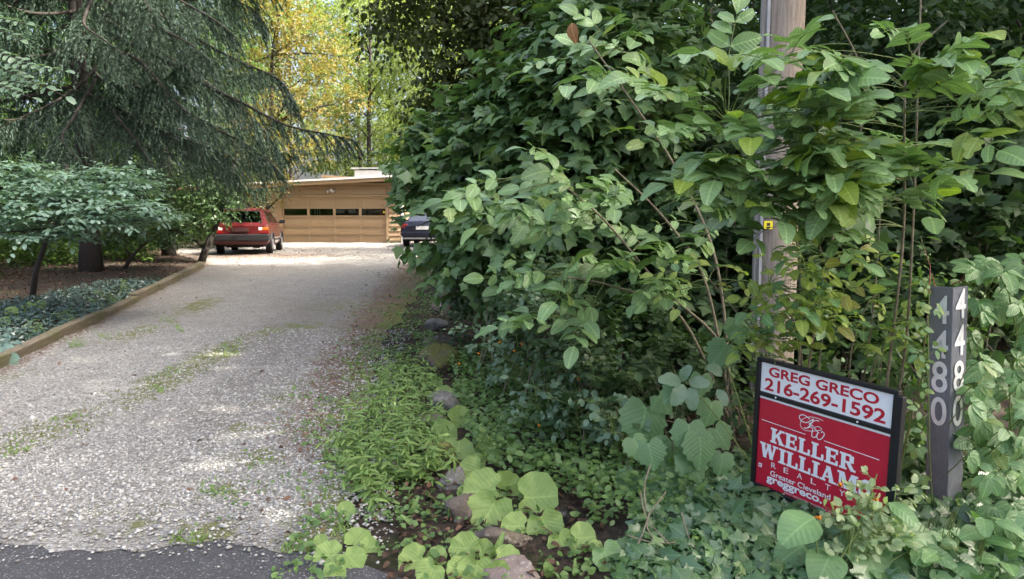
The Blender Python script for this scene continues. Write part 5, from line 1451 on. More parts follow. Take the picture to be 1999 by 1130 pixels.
# ------------------------------------------------------------------ right-hand mass: sycamore maple, vine-hung dark tree
rm = np.random.default_rng(60)
q = np.array((1.4, 9.0, float(H(1.4, 9.0))))
tree_from('vine_hung_tree', 'dark olive-leaved tree with hanging twigs behind the broad maple foliage at top centre', q+np.array((0, 4.0, 0)), None, M['dark_olive'], HEX, 15000, 0.11, 61, M['bark_dark'],
          [q+np.array((0, 4.0, 0)), q+np.array((.0, 4.0, 2)), q+np.array((-.2, 4, 4)), q+np.array((-.4, 4, 7)), q+np.array((-.4, 4, 10))], 0.18, 7, 0.45, 0.75, 0.25,
          blobs=[B(960, 60, 12.5, 1.0, .9, .8), B(870, 40, 12.5, .7, .8, .7), B(1030, 20, 12, .9, .9, .8), B(900, 130, 12.2, .6, .7, .6), B(980, 150, 12, .7, .7, .6), B(840, -40, 13, 1.0, 1, .7), B(930, -60, 12.5, 1.2, 1, .8), B(1060, 90, 11.5, .7, .8, .7), B(860, 195, 12.5, .5, .6, .5), B(910, 215, 12.2, .6, .6, .45), B(780, 10, 13.5, .7, .8, .45), B(1120, -40, 11.8, 1.1, 1, .9), B(760, 60, 13.8, .4, .6, .25), B(1060, 200, 11.2, .8, .7, .7), B(1200, 60, 11.5, 1.1, .9, .9), B(840, 250, 12.6, .4, .5, .3)])
q = np.array((0.55, 8.0, float(H(0.55, 8.0))))
tree_from('maple_tree', 'broad green sycamore-leaved maple overhanging the rocks and hiding the right of the garage', q, None, M['maple'], MAPLES, 15000, 0.128, 62, M['bark_grey'],
          [q, q+(0.05, 0, .8), q+(.15, 0, 1.6), q+(.2, 0, 2.6), q+(.3, 0, 3.4)], 0.09, 7, 0.34, 0.42, 0.45, face=0.45, jit=0.33,
          blobs=[B(830, 345, 8.4, .42, .6, .32), B(880, 300, 8.2, .5, .6, .32), B(930, 255, 8, .5, .6, .3), B(900, 380, 7.8, .6, .6, .42), B(860, 425, 8.0, .42, .5, .30), B(960, 330, 7.6, .6, .6, .45), B(1000, 240, 7.6, .55, .6, .4), B(1050, 170, 7.4, .5, .6, .4), B(1100, 110, 7.2, .5, .6, .4), B(1160, 60, 7, .55, .6, .4), B(930, 450, 7.4, .45, .5, .35), B(1010, 420, 7.2, .5, .5, .4), B(985, 500, 7.2, .4, .5, .30), B(1070, 290, 7, .5, .5, .45), B(1130, 200, 6.9, .5, .5, .4), B(1220, 20, 6.8, .5, .5, .4), B(1180, 140, 6.7, .45, .5, .35), B(1220, 230, 6.7, .4, .5, .35), B(1250, 110, 6.6, .4, .5, .35), B(1160, 320, 6.8, .45, .5, .4), B(920, 520, 7.6, .25, .4, .15), B(1280, 330, 6.8, .4, .5, .4), B(790, 372, 8.6, .12, .3, .08), B(840, 455, 8, .2, .3, .14), B(1100, 480, 7.0, .5, .5, .35), B(1080, 380, 6.9, .45, .5, .4)],
          maxn=300, near_t=[MAPLE], near_m=M['maple_near'])

# trees added, their crowns out of view, to shade drive, foreground and left side
def canopy(label, x, y, blobs, seed, n, Ht=14):
    q = gz_(x, y)
    tree_from('added_shade_tree', label, q, None, M['wood_mid'], SIMPLE, n, 0.27, seed, M['bark_dark'], [q, q+(0.1, 0, 3), q+(.0, .1, 6), q+(-.2, .1, 9), q+(-.3, 0, Ht-1)], 0.22, 7, 0.6, 0.3, 0.2, blobs=blobs, keep=False)
def gz_(x, y): return np.array((x, y, float(H(x, y))))
def ring(cx, cy, z0, z1, R, n, br, r):
    out = []
    for i in range(n):
        f = (i+0.5)/n; a = i*2.4; rr = R*math.sqrt(max(0.1, 1-(2*f-1)**2))*r.uniform(.45, .9)
        out.append((cx+rr*cos(a), cy+rr*sin(a), z0+(z1-z0)*f, br, br, br*0.7))
    return out
rt = np.random.default_rng(205)
for i, (x, y, z0, z1, R, lab) in enumerate([(-12.5, 17.0, 11, 16, 4.6, 'tall tree added to cast shade, its bare trunk between the two left spruces'), (-9.5, 10.5, 10, 16, 3.6, 'tall tree added to cast shade at the left edge behind the dark bed cover'), (-12.0, 25.0, 11, 17, 4.4, 'tall tree added to cast shade, rising behind the red car beside the yellow maple'), (9.0, -1.5, 7, 20, 4.2, 'unseen tall tree added to cast shade beside the road to the right of the camera'), (8.5, 5.5, 8, 20, 4.4, 'tall tree added to cast shade high above the bushes at the right edge'), (10.5, 9.5, 8, 21, 4.2, 'tall tree deep in the woods behind the utility pole, added to cast shade'), (7.0, 10.5, 9, 19, 3.4, 'tall tree in the woods between the maple and the utility pole, added to cast shade')]):
    canopy(lab, x, y, ring(x, y, z0, z1, R, 13, 2.3, rt), 210+i, 26000, z1)

# big-leaved ash shrub with drooping leaflets in the centre
def compound_plant(name, label, cat_, base, stems, bases, r, ll, L, pairs, tms, mats, group=None, maxn=300, stemmat='stem_brown', srad=0.012, droop=0.3, upn=UP, twigs=True, out=None, up_d=0.12, cam_d=0.25, bulk=None, endrest=None):
    root = thing(name, label, cat_, base, 0, group)
    lv = Leaves(); tb = []; tg_ = []
    allp = []
    for st in stems:
        pts = [np.asarray(p, float) for p in st]; sp_ = []
        for i in range(len(pts)-1):
            for t in np.linspace(0, 1, 6, endpoint=False):
                p0, p1, p2, p3 = pts[max(i-1, 0)], pts[i], pts[i+1], pts[min(i+2, len(pts)-1)]
                sp_.append(0.5*((2*p1)+(-p0+p2)*t+(2*p0-5*p1+4*p2-p3)*t*t+(-p0+3*p1-3*p2+p3)*t**3))
        sp_.append(pts[-1]); tb.append((sp_, srad)); allp += sp_
    allp = np.array(allp)
    for b in bases:
        b = np.asarray(b, float)
        dist = np.linalg.norm((allp - b)*np.array((1, 1, 1.3)), axis=1) + np.maximum(0, allp[:, 2]-b[2])*0.8
        s0 = allp[np.argmin(dist)]
        hd = b - s0; hd[2] *= 0.35
        if out is not None: hd = hd*0.5 + np.asarray(out)*np.linalg.norm(hd)*0.8
        d = nz(nz(hd + 1e-3) + np.array((0, -cam_d, up_d)) + r.normal(size=3)*0.22)
        if twigs and np.linalg.norm(b-s0) > 0.03: tg_.append((curve_pts(s0, b, r, 0.10, 6), 0.0028))
        compound(b, d, L*r.uniform(0.8, 1.2), pairs if np.isscalar(pairs) else int(r.choice(pairs)), ll*r.uniform(0.75, 1.2), r, nz(upn + r.normal(size=3)*0.18), droop, lv, tg_, 0.003)
    tubes_obj('stem', tb, M[stemmat], root, 7)
    A = lv.arr()
    if tg_: tubes_obj('twigs', tg_, M['stem'], root, 4, 'stuff')
    plant_leaves(root, A, tms, mats, r, maxn, OV4, bulk)
    return root
ra = np.random.default_rng(70)
def ell_pts(n, cx, cy, rx, ry, Y0, Y1, r, tilt=0.0, power=0.5):
    a = r.uniform(0, 2*pi, n); k = r.uniform(0, 1, n)**power
    return [P(cx + rx*kk*cos(aa_) - tilt*ry*kk*sin(aa_), cy + ry*kk*sin(aa_), r.uniform(Y0, Y1)) for aa_, kk in zip(a, k)]
def gz(x, y): return np.array((x, y, float(H(x, y))))
base = gz(1.55, 4.9)
stems = [[base, base+(-.1, 0, .6), P(1290, 560, 4.8), P(1180, 430, 4.7), P(1080, 345, 4.6)], [base, P(1380, 560, 4.9), P(1300, 430, 4.8), P(1200, 330, 4.7)], [base, P(1400, 520, 5.0), P(1320, 330, 5.0), P(1235, 200, 4.9), P(1150, 80, 4.9)], [base, P(1330, 620, 4.8), P(1200, 560, 4.6), P(1100, 540, 4.5)]]
bs = ell_pts(26, 1100, 370, 150, 70, 4.3, 4.9, ra) + ell_pts(24, 1180, 560, 170, 80, 4.2, 4.8, ra) + ell_pts(14, 1300, 480, 120, 100, 4.5, 5.0, ra) + ell_pts(8, 980, 385, 50, 40, 4.4, 4.7, ra) + ell_pts(16, 1190, 130, 90, 80, 4.6, 5.2, ra)
ashs = compound_plant('ash_shrub', 'leafy shrub with large drooping oval leaves left of the utility pole', 'shrub', base, stems, bs, ra, 0.148, 0.26, [2, 2, 3], OV, [M['ash'], M['ash'], M['maple_near']], droop=0.38, out=(-.8, -.3, .1), bulk=M['ash'], upn=nz(np.array((-.1, -.75, 1))))
bo_ = np.array(P(1116, 45, 4.5)); nb_ = len(bpy.data.objects)
leaf_objects('leaf', (bo_[None], nz(np.array([[0.1, -.3, -1.0]])), nz(np.array([[-.5, -.8, .2]])), np.array([0.13])), [OV[3]], M['brown_leaf'], ashs, ra)
ashs.children[-1]['label'] = 'single curled dead brown leaf near the top'
# ash sapling in front of the pole
base = gz(1.95, 3.75)
stems = [[base, P(1762, 720, 3.72), P(1783, 420, 3.62), P(1793, 120, 3.55), P(1802, -120, 3.5)], [gz(1.6, 3.95), P(1590, 640, 3.9), P(1640, 400, 3.75), P(1690, 180, 3.6), P(1625, 20, 3.5)], [gz(1.6, 3.95), P(1560, 500, 3.85), P(1480, 330, 3.7), P(1420, 240, 3.6)], [base, P(1760, 500, 3.6), P(1765, 250, 3.45), P(1775, 120, 3.4), P(1850, 40, 3.3)]]
bs = ell_pts(22, 1390, 230, 90, 140, 3.1, 3.6, ra) + ell_pts(22, 1570, 190, 140, 110, 3.1, 3.7, ra) + ell_pts(24, 1720, 170, 150, 120, 3.0, 3.5, ra) + ell_pts(26, 1620, 350, 200, 90, 3.2, 3.7, ra) + ell_pts(14, 1880, 180, 80, 80, 3.0, 3.4, ra) + ell_pts(18, 1480, 350, 150, 80, 3.2, 3.6, ra) + ell_pts(10, 1770, 340, 100, 70, 3.2, 3.5, ra) + ell_pts(26, 1560, 420, 160, 80, 3.3, 3.8, ra) + ell_pts(30, 1590, 270, 55, 120, 3.15, 3.6, ra) + ell_pts(26, 1565, 310, 35, 110, 3.15, 3.6, ra)
compound_plant('ash_sapling', 'tall ash sapling with pale oval leaflets spreading in front of the utility pole', 'sapling', base, stems, bs, ra, 0.132, 0.24, [2, 3, 3, 4], OV, [M['ash'], M['ash'], M['ash'], M['ash'], M['ash_young']], droop=0.16, upn=nz(np.array((-.1, -.62, 1))), up_d=0.1, srad=0.008, cam_d=0.05, bulk=M['ash'])
# yellowing shrub below the pole tag
base = gz(1.72, 4.0)
stems = [[base, P(1570, 760, 4.0), P(1555, 640, 4.0), P(1500, 560, 3.95)], [base, P(1600, 700, 4.0), P(1620, 560, 3.95), P(1600, 480, 3.9)], [gz(1.95, 4.05), P(1660, 700, 4.0), P(1690, 600, 3.95), P(1740, 540, 3.9)], [gz(1.6, 4.1), P(1500, 700, 4.0), P(1430, 600, 3.95), P(1380, 540, 3.9)], [gz(2.05, 4.2), P(1700, 640, 4.1), P(1715, 480, 4.1), P(1720, 330, 4.1)]]
bs = ell_pts(16, 1530, 570, 90, 70, 3.6, 4.0, ra) + ell_pts(16, 1660, 580, 120, 90, 3.6, 4.0, ra) + ell_pts(8, 1720, 640, 60, 50, 3.6, 3.9, ra) + ell_pts(10, 1400, 560, 70, 90, 3.7, 4.1, ra) + ell_pts(26, 1540, 590, 90, 90, 3.6, 4.0, ra) + ell_pts(14, 1640, 480, 110, 60, 3.6, 4.0, ra) + ell_pts(10, 1500, 660, 60, 40, 3.75, 4.0, ra) + ell_pts(22, 1585, 580, 45, 100, 3.6, 4.0, ra)
compound_plant('young_shrub', 'sparse young shrub with yellowing leaves and bare woody stems just behind the yard sign', 'shrub', base, stems, bs, ra, 0.082, 0.17, [1, 2, 2], OV, [M['shrub_yellow'], M['shrub_yellow'], M['creeper']], droop=0.3, upn=nz(np.array((0, -.8, 1))), srad=0.006)
# dark leafage behind, filling the depth between pole and woods
def leaf_mass(name, label, cat_, base, blobs, mat, tmpl, n, size, seed, stems=6, per=6, twig=0.25, maxn=0, near_t=None, near_m=None, droop=0.35, up=0.8, face=0.4, inner=0.4, group=None, jit=0.35, stemmat='stem_brown'):
    r = np.random.default_rng(seed)
    base = np.array(base, float)
    root = thing(name, label, cat_, base, 0, group)
    mb = MB()
    for bl in blobs:
        for _ in range(stems):
            e = np.array(bl[:3]) + r.normal(size=3)*np.array(bl[3:])*0.45
            s0 = np.array((bl[0] + r.normal()*0.25, bl[1] + r.normal()*0.2 + 0.1, 0)); s0[2] = float(H(s0[0], s0[1])) - 0.03
            mb.tube(curve_pts(s0, e, r, 0.06, 6), np.linspace(0.008, 0.003, 6), 4, cap=False)
    mb.rel(base); s_ = mb.build('stems', M[stemmat], root, smooth=True, fixn=False); s_['kind'] = 'stuff'
    C, nrm = blob_points(blobs, n//per, r, inner, -0.9)
    ok = C[:, 2] > H(C[:, 0], C[:, 1]) + 0.02
    C, nrm = C[ok], nrm[ok]
    A = clusters(C, nrm*0.7 + r.normal(size=C.shape)*0.5, per, twig, size, r, up, face, droop, jit)
    A = sub(A, keep_mask(A))
    if maxn: plant_leaves(root, A, near_t or [tmpl], near_m or mat, r, maxn, tmpl, mat)
    else:
        o = leaves_mesh('foliage', A, tmpl, mat, root, kind='stuff')
    return root
leaf_mass('bramble_thicket', 'dark thicket of lobed leaves behind the utility pole', 'thicket', gz(2.6, 6.6), [B(1400, 420, 6.6, .7, .5, .5), B(1330, 520, 6.3, .6, .5, .45), B(1500, 520, 6.4, .6, .4, .5), B(1620, 450, 6.4, .7, .4, .5), B(1750, 500, 6.2, .6, .4, .5), B(1880, 420, 6.4, .7, .5, .5), B(1950, 560, 6, .5, .4, .5), B(1800, 620, 6, .6, .4, .4), B(1650, 620, 6, .6, .4, .4), B(1450, 640, 6, .6, .4, .4), B(1300, 640, 6, .5, .4, .4), B(1970, 300, 6.6, .6, .5, .5), B(1560, 330, 7, .7, .5, .5), B(1780, 330, 7, .7, .5, .5), B(1420, 280, 7.2, .6, .5, .5)], M['dark_brush'], MAPLES, 5200, 0.125, 71, stems=3, maxn=0)
leaf_mass('bramble_thicket', 'shaded mid green thicket under the drooping shrub in the centre of the picture', 'thicket', gz(0.8, 5.6), [B(1120, 640, 5.6, .35, .4, .28), B(1220, 700, 5.4, .4, .4, .3), B(1320, 730, 5.2, .35, .35, .28), B(1060, 590, 5.9, .35, .4, .25), B(1200, 800, 4.7, .3, .3, .22), B(1140, 760, 4.9, .3, .3, .25), B(1420, 760, 4.8, .3, .3, .3), B(1010, 560, 6.8, .4, .4, .25), B(940, 560, 8.2, .4, .4, .3)], M['dark_brush'], HEX, 5200, 0.07, 72, stems=8)
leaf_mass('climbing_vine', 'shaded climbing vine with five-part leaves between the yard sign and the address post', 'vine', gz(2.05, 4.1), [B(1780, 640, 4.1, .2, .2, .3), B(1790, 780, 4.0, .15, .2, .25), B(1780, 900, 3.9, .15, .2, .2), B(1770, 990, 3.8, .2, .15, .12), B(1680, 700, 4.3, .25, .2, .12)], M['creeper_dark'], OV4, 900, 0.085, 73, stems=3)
# ------------------------------------------------------------------ virginia creeper at the right edge
def palmate(o, d, n, ll, r, lv, k=5):
    d = nz(d); n = nz(n - d*np.dot(n, d)); sd = np.cross(d, n)
    for a, f in zip(np.linspace(-1.35, 1.35, k), (0.72, 0.92, 1.05, 0.92, 0.72) if k == 5 else (0.85, 1.0, 0.85)):
        dd = nz(d*cos(a) + sd*sin(a) - n*0.18)
        lv.add(o + dd*0.01, dd, nz(n + r.normal(size=3)*0.12), ll*f*r.uniform(0.9, 1.1))
rc = np.random.default_rng(80)
base = gz(2.35, 3.5)
cr = thing('creeper_bank', 'bank of bright five-leaflet creeper right of the address post', 'vine', base)
lv = Leaves(); tb = []
CY = lambda px, py: 2.95 + 0.45*(1-(py-480)/650.0) + rc.uniform(0, .5)
for i in range(130):
    px = rc.uniform(1885, 2080); py = rc.uniform(500, 1140)
    if py < 640 and px < 1905: continue
    o = P(px, py, CY(px, py))
    if o[2] < H(o[0], o[1]) + 0.03: continue
    d = nz(np.array((rc.normal()*0.7, -0.3, -0.5 + rc.normal()*0.35)))
    palmate(o, d, nz(np.array((rc.normal()*0.25, -0.75, 0.75))), rc.uniform(0.075, 0.125), rc, lv, 5 if rc.random() < 0.7 else 3)
    s0 = gz(o[0] + rc.normal()*0.1, o[1] + 0.2)
    tb.append((curve_pts(o + np.array((0, .15, -.15)), o, rc, 0.1, 4), 0.003))
for i in range(10):
    e = P(rc.uniform(1890, 2040), rc.uniform(500, 800), 3.5); s0 = gz(e[0] + rc.normal()*0.15, 3.6); tb.append((curve_pts(s0, e, rc, 0.05, 7), 0.005))
tubes_obj('stems', tb, M['stem'], cr, 5, 'stuff')
plant_leaves(cr, lv.arr(), OV[:3], M['creeper'], rc, 300)
# creeper climbing the left edge of the address post
base = gz(2.02, 3.36)
vn = thing('post_vine', 'small creeper with reddish tips climbing the left edge of the address post', 'vine', base)
lv = Leaves(); tb = []
Yv = 3.385
line = [P(1822, 1010, 3.40), P(1815, 900, Yv), P(1813, 780, Yv), P(1812, 660, Yv), P(1814, 570, 3.40), P(1816, 520, 3.42), P(1806, 490, 3.42), P(1797, 462, 3.42)]
tb.append((line, 0.0035))
tb2 = [([P(1826, 560, 3.45), P(1822, 545, 3.46), P(1818, 532, 3.46)], 0.003), ([P(1872, 552, 3.45), P(1880, 540, 3.44), P(1885, 532, 3.44)], 0.003), ([P(1858, 556, 3.46), P(1872, 548, 3.44), P(1884, 545, 3.43)], 0.003), (line[4:], 0.003)]
for (px, py, s_, k) in [(1797, 543, .032, 3), (1806, 560, .04, 3), (1828, 600, .048, 5), (1795, 600, .05, 5), (1790, 625, .045, 5), (1800, 640, .05, 3), (1826, 680, .055, 3), (1793, 690, .05, 3), (1806, 705, .04, 3), (1800, 760, .05, 3), (1790, 720, .045, 3), (1796, 800, .055, 3), (1803, 840, .05, 3), (1790, 870, .06, 5), (1800, 925, .06, 5), (1806, 965, .055, 3), (1800, 515, .022, 3), (1812, 495, .02, 3)]:
    o = P(px, py, Yv - 0.03 + rc.uniform(0, .03))
    palmate(o, nz(np.array((rc.normal()*0.8, -0.1, -0.35 + rc.normal()*0.4))), nz(np.array((rc.normal()*0.3, -0.8, 0.7))), s_, rc, lv, k)
    tb.append((curve_pts(P(1814, py+12, Yv), o, rc, 0.05, 4), 0.0016))
tubes_obj('stem', tb, M['stem'], vn, 5)
tubes_obj('red_shoots', tb2, M['stem_red'], vn, 5)
plant_leaves(vn, lv.arr(), [OV[0], OV[2]], [M['creeper'], M['weed']], rc, 200, keep=False)

# ------------------------------------------------------------------ grape vine with big toothed leaves
base = gz(1.0, 4.15)
gv = thing('grape_vine', 'wild grape vine with big toothed leaves left of the yard sign', 'vine', base)
lv = Leaves(); tb = []
for (px, py, s_) in [(1262, 818, 78), (1312, 880, 60), (1345, 845, 58), (1290, 900, 60), (1365, 870, 62), (1305, 930, 62), (1340, 905, 58), (1390, 800, 48), (1265, 880, 52), (1330, 960, 62), (1235, 870, 46), (1395, 850, 46), (1360, 920, 52), (1285, 955, 50), (1410, 900, 44), (1240, 940, 44), (1420, 690, 52), (1440, 640, 46), (1330, 770, 44), (1370, 745, 40), (1400, 960, 40), (1285, 785, 40)]:
    Y_ = 4.0 + rc.uniform(-.12, .2); o = P(px, py - s_*0.35, Y_)
    lv.add(o, nz(np.array((rc.normal()*0.45, -0.25, -0.85))), nz(np.array((rc.normal()*0.22, -0.85, 0.55))), s_/FPX*Y_*1.15)
    tb.append((curve_pts(gz(o[0] + rc.normal()*0.06, o[1] + 0.12), o, rc, 0.06, 6), 0.004))
tubes_obj('stems', tb, M['stem_brown'], gv, 5, 'stuff')
plant_leaves(gv, lv.arr(), [GRAPE, GRAPE2], M['grape'], rc, 100)
# spiky-leaved thistle behind it, with bluish toothed blades
base = gz(1.45, 4.05)
th_ = thing('thistle_plant', 'bluish thistle with jagged leaves just left of the top of the yard sign', 'plant', base)
lv = Leaves(); tb = []
for (a, b) in [((1330, 745), (1290, 738)), ((1345, 745), (1385, 748)), ((1335, 750), (1315, 790)), ((1350, 755), (1352, 800)), ((1330, 742), (1345, 715)), ((1400, 760), (1420, 790)), ((1410, 730), (1385, 715))]:
    o = P(*a, 3.9); e = P(*b, 3.85); L = np.linalg.norm(e-o)
    lv.add(o, nz(e-o), nz(np.array((0, -.8, .6)) + rc.normal(size=3)*0.2), L*1.1)
tb.append((curve_pts(base, P(1415, 700, 3.95), rc, 0.02, 8), 0.006)); tb.append((curve_pts(base, P(1340, 745, 3.9), rc, 0.1, 7), 0.005))
tubes_obj('stem', tb, M['stem'], th_, 6)
plant_leaves(th_, lv.arr(), [BIGTOOTH], M['locust'], rc, 50)

# ------------------------------------------------------------------ jewelweed
def flower(mb, o, r, s_):
    """hanging trumpet with a flared lip and a curled spur"""
    o = np.asarray(o, float); d = nz(np.array((r.normal()*0.6, -0.8, 0.15))); sd = nz(np.cross(d, UP))
    mb.tube([o - d*s_*0.55, o - d*s_*0.3, o, o + d*s_*0.35, o + d*s_*0.45], [s_*0.05, s_*0.16, s_*0.26, s_*0.22, s_*0.42], 8)
    mb.tube([o - d*s_*0.5, o - d*s_*0.75 - UP*s_*0.1, o - d*s_*0.6 - UP*s_*0.28], [s_*0.06, s_*0.045, s_*0.02], 5)
def jewelweed(label, stems, n, ll, mat, r, flowers, spread, maxn, tms, Y=None, keep=True):
    base = np.mean([s[0] for s in stems], 0)
    root = thing('jewelweed', label, 'wildflower', base)
    lv = Leaves(); tb = []
    for s in stems:
        pts = curve_pts(s[0], s[1], r, 0.03, 8); tb.append((pts, 0.0055))
        for j in range(n):
            t = r.uniform(0.35, 1.0); i = min(int(t*7), 6); p = pts[i] + (pts[i+1]-pts[i])*(t*7-i)
            a = r.uniform(0, 6.28); hd = np.array((cos(a), sin(a)*0.8 - 0.15, r.uniform(0.0, 0.5)))
            e = p + hd*spread*r.uniform(0.35, 1.0)
            tb.append((curve_pts(p, e, r, 0.04, 4), 0.002))
            for m_ in range(4):
                tt = r.uniform(0.5, 1.0); o = p + (e-p)*tt
                dd = nz(hd*0.6 + r.normal(size=3)*0.6 - UP*0.25)
                lv.add(o, dd, nz(UP + np.array((0, -.45, 0)) + r.normal(size=3)*0.35), ll*r.uniform(0.6, 1.2))
    tubes_obj('stem', tb, M['stem'], root, 5)
    for (px, py, Y_) in flowers:
        mb = MB(); flower(mb, P(px, py, Y_), r, 0.024); mb.rel(base); mb.build('flower', M['orange'], root, smooth=True)
    plant_leaves(root, lv.arr(), tms, mat, r, maxn, HEX, mat, keep)
    return root
rj = np.random.default_rng(90)
st = [(gz(-0.15 + 0.16*i + rj.normal()*0.05, 6.2 - 0.2*i + rj.normal()*0.15), P(930 + 22*i + rj.normal()*15, 625 + rj.normal()*30, 6.0 - 0.1*i)) for i in range(9)]
jewelweed('tall jewelweed with blue-green leaves and small orange flowers behind the large mossy rock', st, 15, 0.058, M['jewel'], rj, [(992, 575, 5.6), (1008, 605, 5.6), (1018, 672, 5.4), (1003, 685, 5.4), (897, 710, 5.6), (935, 690, 5.6), (975, 668, 5.5), (1052, 830, 4.6), (1130, 738, 4.9)], 0.30, 300, [HEX, OVR])
st = [(gz(0.2 + 0.1*i, 5.0 - 0.12*i), P(1040 + 28*i, 740 + 10*i, 4.9 - 0.1*i)) for i in range(7)]
jewelweed('shorter jewelweed patch with rounded leaves in shade under the drooping shrub', st, 14, 0.060, M['jewel'], rj, [(1130, 740, 4.7)], 0.24, 200, [HEX, OVR])
st = [(P(1640, 1150, 2.9), P(1685, 945, 2.95)), (P(1690, 1150, 2.9), P(1712, 925, 2.93)), (P(1660, 1150, 2.92), P(1640, 1000, 2.9)), (P(1700, 1150, 2.92), P(1750, 950, 2.95))]
st = [(gz(a[0], a[1]) , b) for a, b in st]
jewelweed('pale jewelweed with an orange flower growing in front of the yard sign', st, 22, 0.046, M['jewel_pale'], rj, [(1596, 1010, 2.82), (1708, 975, 2.85), (1640, 945, 2.88)], 0.145, 300, [OVR, HEX], keep=False)
# big soft leaves at the foot of the sign and along the bottom right edge
base = gz(1.3, 2.85)
bl = thing('burdock_plant', 'plant with very large soft leaves at the foot of the pale jewelweed', 'plant', base)
lv = Leaves(); tb = []
for (px, py, s_, dx) in [(1590, 1030, 100, -.8), (1660, 1055, 120, .1), (1730, 1040, 110, .6), (1700, 1095, 110, .2), (1625, 1095, 95, -.4), (1770, 1095, 90, .8), (1570, 1085, 80, -.9), (1790, 1085, 80, .6), (1735, 1000, 70, .3)]:
    Y_ = 2.95 + rc.uniform(-.12, .08); o = P(px, py - 20, Y_)
    if o[2] < H(o[0], o[1]) + 0.05: o[2] = H(o[0], o[1]) + 0.08
    lv.add(o, nz(np.array((dx, -0.45, -0.25))), nz(np.array((dx*0.3, -0.55, 0.9))), s_/FPX*Y_*1.05)
    tb.append((curve_pts(base, o, rc, 0.1, 6), 0.005))
tubes_obj('stalks', tb, M['stem'], bl, 5)
plant_leaves(bl, lv.arr(), [WIDE, WIDE, OV[2]], M['grape'], rc, 60, keep=False)
base = gz(2.0, 2.9)
bl = thing('nettle_plant', 'broad toothed nettle leaves at the bottom right corner', 'plant', base)
lv = Leaves(); tb = []
for i in range(46):
    px = rc.uniform(1790, 2040); py = rc.uniform(1000, 1150) if px > 1910 else rc.uniform(1075, 1150); Y_ = 2.75 + rc.uniform(0, .25); o = P(px, py, Y_)
    if o[2] < H(o[0], o[1]) + 0.04: continue
    lv.add(o, nz(np.array((rc.normal(), -0.6, -0.1 + rc.normal()*0.3))), nz(np.array((rc.normal()*0.3, -0.5, 1))), rc.uniform(0.10, 0.17))
    tb.append((curve_pts(gz(o[0], o[1] + 0.08), o, rc, 0.1, 5), 0.0035))
tubes_obj('stalks', tb, M['stem'], bl, 5, 'stuff')
plant_leaves(bl, lv.arr(), [BIGTOOTH, OV[0]], [M['creeper'], M['grape']], rc, 80, keep=False)
# ragweed-like jagged plant between sign and post
base = gz(1.86, 3.15)
rg = thing('mugwort_plant', 'jagged-leaved mugwort at the foot of the address post', 'plant', base)
lv = Leaves(); tb = []
for i in range(60):
    px = rc.uniform(1745, 1880); py = rc.uniform(985, 1085); o = P(px, py, 3.0 + rc.uniform(-.1, .2))
    lv.add(o, nz(np.array((rc.normal(), -0.3, rc.normal()*0.5))), nz(np.array((rc.normal()*0.3, -0.6, 0.9))), rc.uniform(0.05, 0.09))
    tb.append((curve_pts(gz(o[0], o[1] + 0.06), o, rc, 0.05, 5), 0.0025))
tubes_obj('stems', tb, M['stem'], rg, 5, 'stuff')
A = lv.arr(); x_, y_, f_ = proj(A[0])
plant_leaves(rg, sub(A, ~((x_ > 1795) & (y_ < 1030))), [BIGTOOTH], M['creeper'], rc, 80, keep=False)

# ------------------------------------------------------------------ coltsfoot: each plant with its big round leaves
rk = np.random.default_rng(100)
def coltsfoot(label, spots, mat=None, name='coltsfoot'):
    pos = []
    for (px, py, s_, face, up) in spots:
        p = G(px, py + s_*0.30)
        pos.append((p, 1.18*s_/FPX*p[1]))
    base = np.mean([p for p, _ in pos], 0); base[2] = float(H(base[0], base[1]))
    root = thing(name, label, 'plant', base)
    lv = Leaves(); tb = []
    for (p, w), (px, py, s_, face, up) in zip(pos, spots):
        Y_ = p[1] - 0.02; c = P(px, py, Y_)
        hgt = max(0.03, c[2] - H(c[0], c[1]))
        d = nz(np.array((cos(face), sin(face), -0.15 + rk.normal()*0.1)))
        n = nz(np.array((rk.normal()*0.15, -0.95 + rk.normal()*0.12, up)))
        d = nz(d - n*np.dot(d, n)); o = c - d*w*0.42
        lv.add(o, d, n, w*1.06)
        s0 = np.array((c[0]*0.7 + base[0]*0.3, c[1]*0.8 + base[1]*0.2 + 0.05, 0)); s0[2] = H(s0[0], s0[1]) - 0.01
        tb.append((curve_pts(s0, o + d*w*0.30*0 + n*-0.004, rk, 0.15, 6), 0.0045))
    tubes_obj('stalks', tb, M['stem'], root, 6)
    plant_leaves(root, lv.arr(), ROUND, mat or M['coltsfoot'], rk, 60, keep=False)
coltsfoot('largest coltsfoot plant with five big round leaves over the wide brown rock', [(945, 958, 68, 3.0, .7), (989, 949, 48, 1.2, .2), (958, 995, 70, -1.9, .6), (1046, 971, 74, 0.2, .7), (1064, 1024, 56, -1.4, .5)])
coltsfoot('coltsfoot with one bright wavy leaf above the pointed speckled rock', [(924, 921, 48, -2.3, .5), (905, 962, 22, 2.5, .9)])
coltsfoot('coltsfoot with three leaves right of the dark plastic edge', [(1096, 1057, 44, -1.2, .5), (1136, 1050, 46, 0.3, .6), (1007, 1027, 46, 3.0, .7), (1160, 1068, 26, 0, .9)])
coltsfoot('coltsfoot with dull green leaves among the ivy at the bottom centre', [(1184, 1084, 50, -1.0, .6), (1210, 1082, 40, .5, .7), (1225, 1110, 38, -.5, .7)], M['grape'])
coltsfoot('clump of coltsfoot on the pinkish slab at the bottom edge', [(809, 1095, 52, 3.4, .8), (908, 1070, 50, 3.0, .6), (986, 1091, 46, -.2, .8), (841, 1118, 48, -2.0, .8), (930, 1112, 56, -1.6, .5), (853, 1088, 34, .8, .8), (945, 1075, 36, 1.4, .3), (970, 1118, 40, -1.0, .4), (895, 1112, 40, -2.4, .6)])
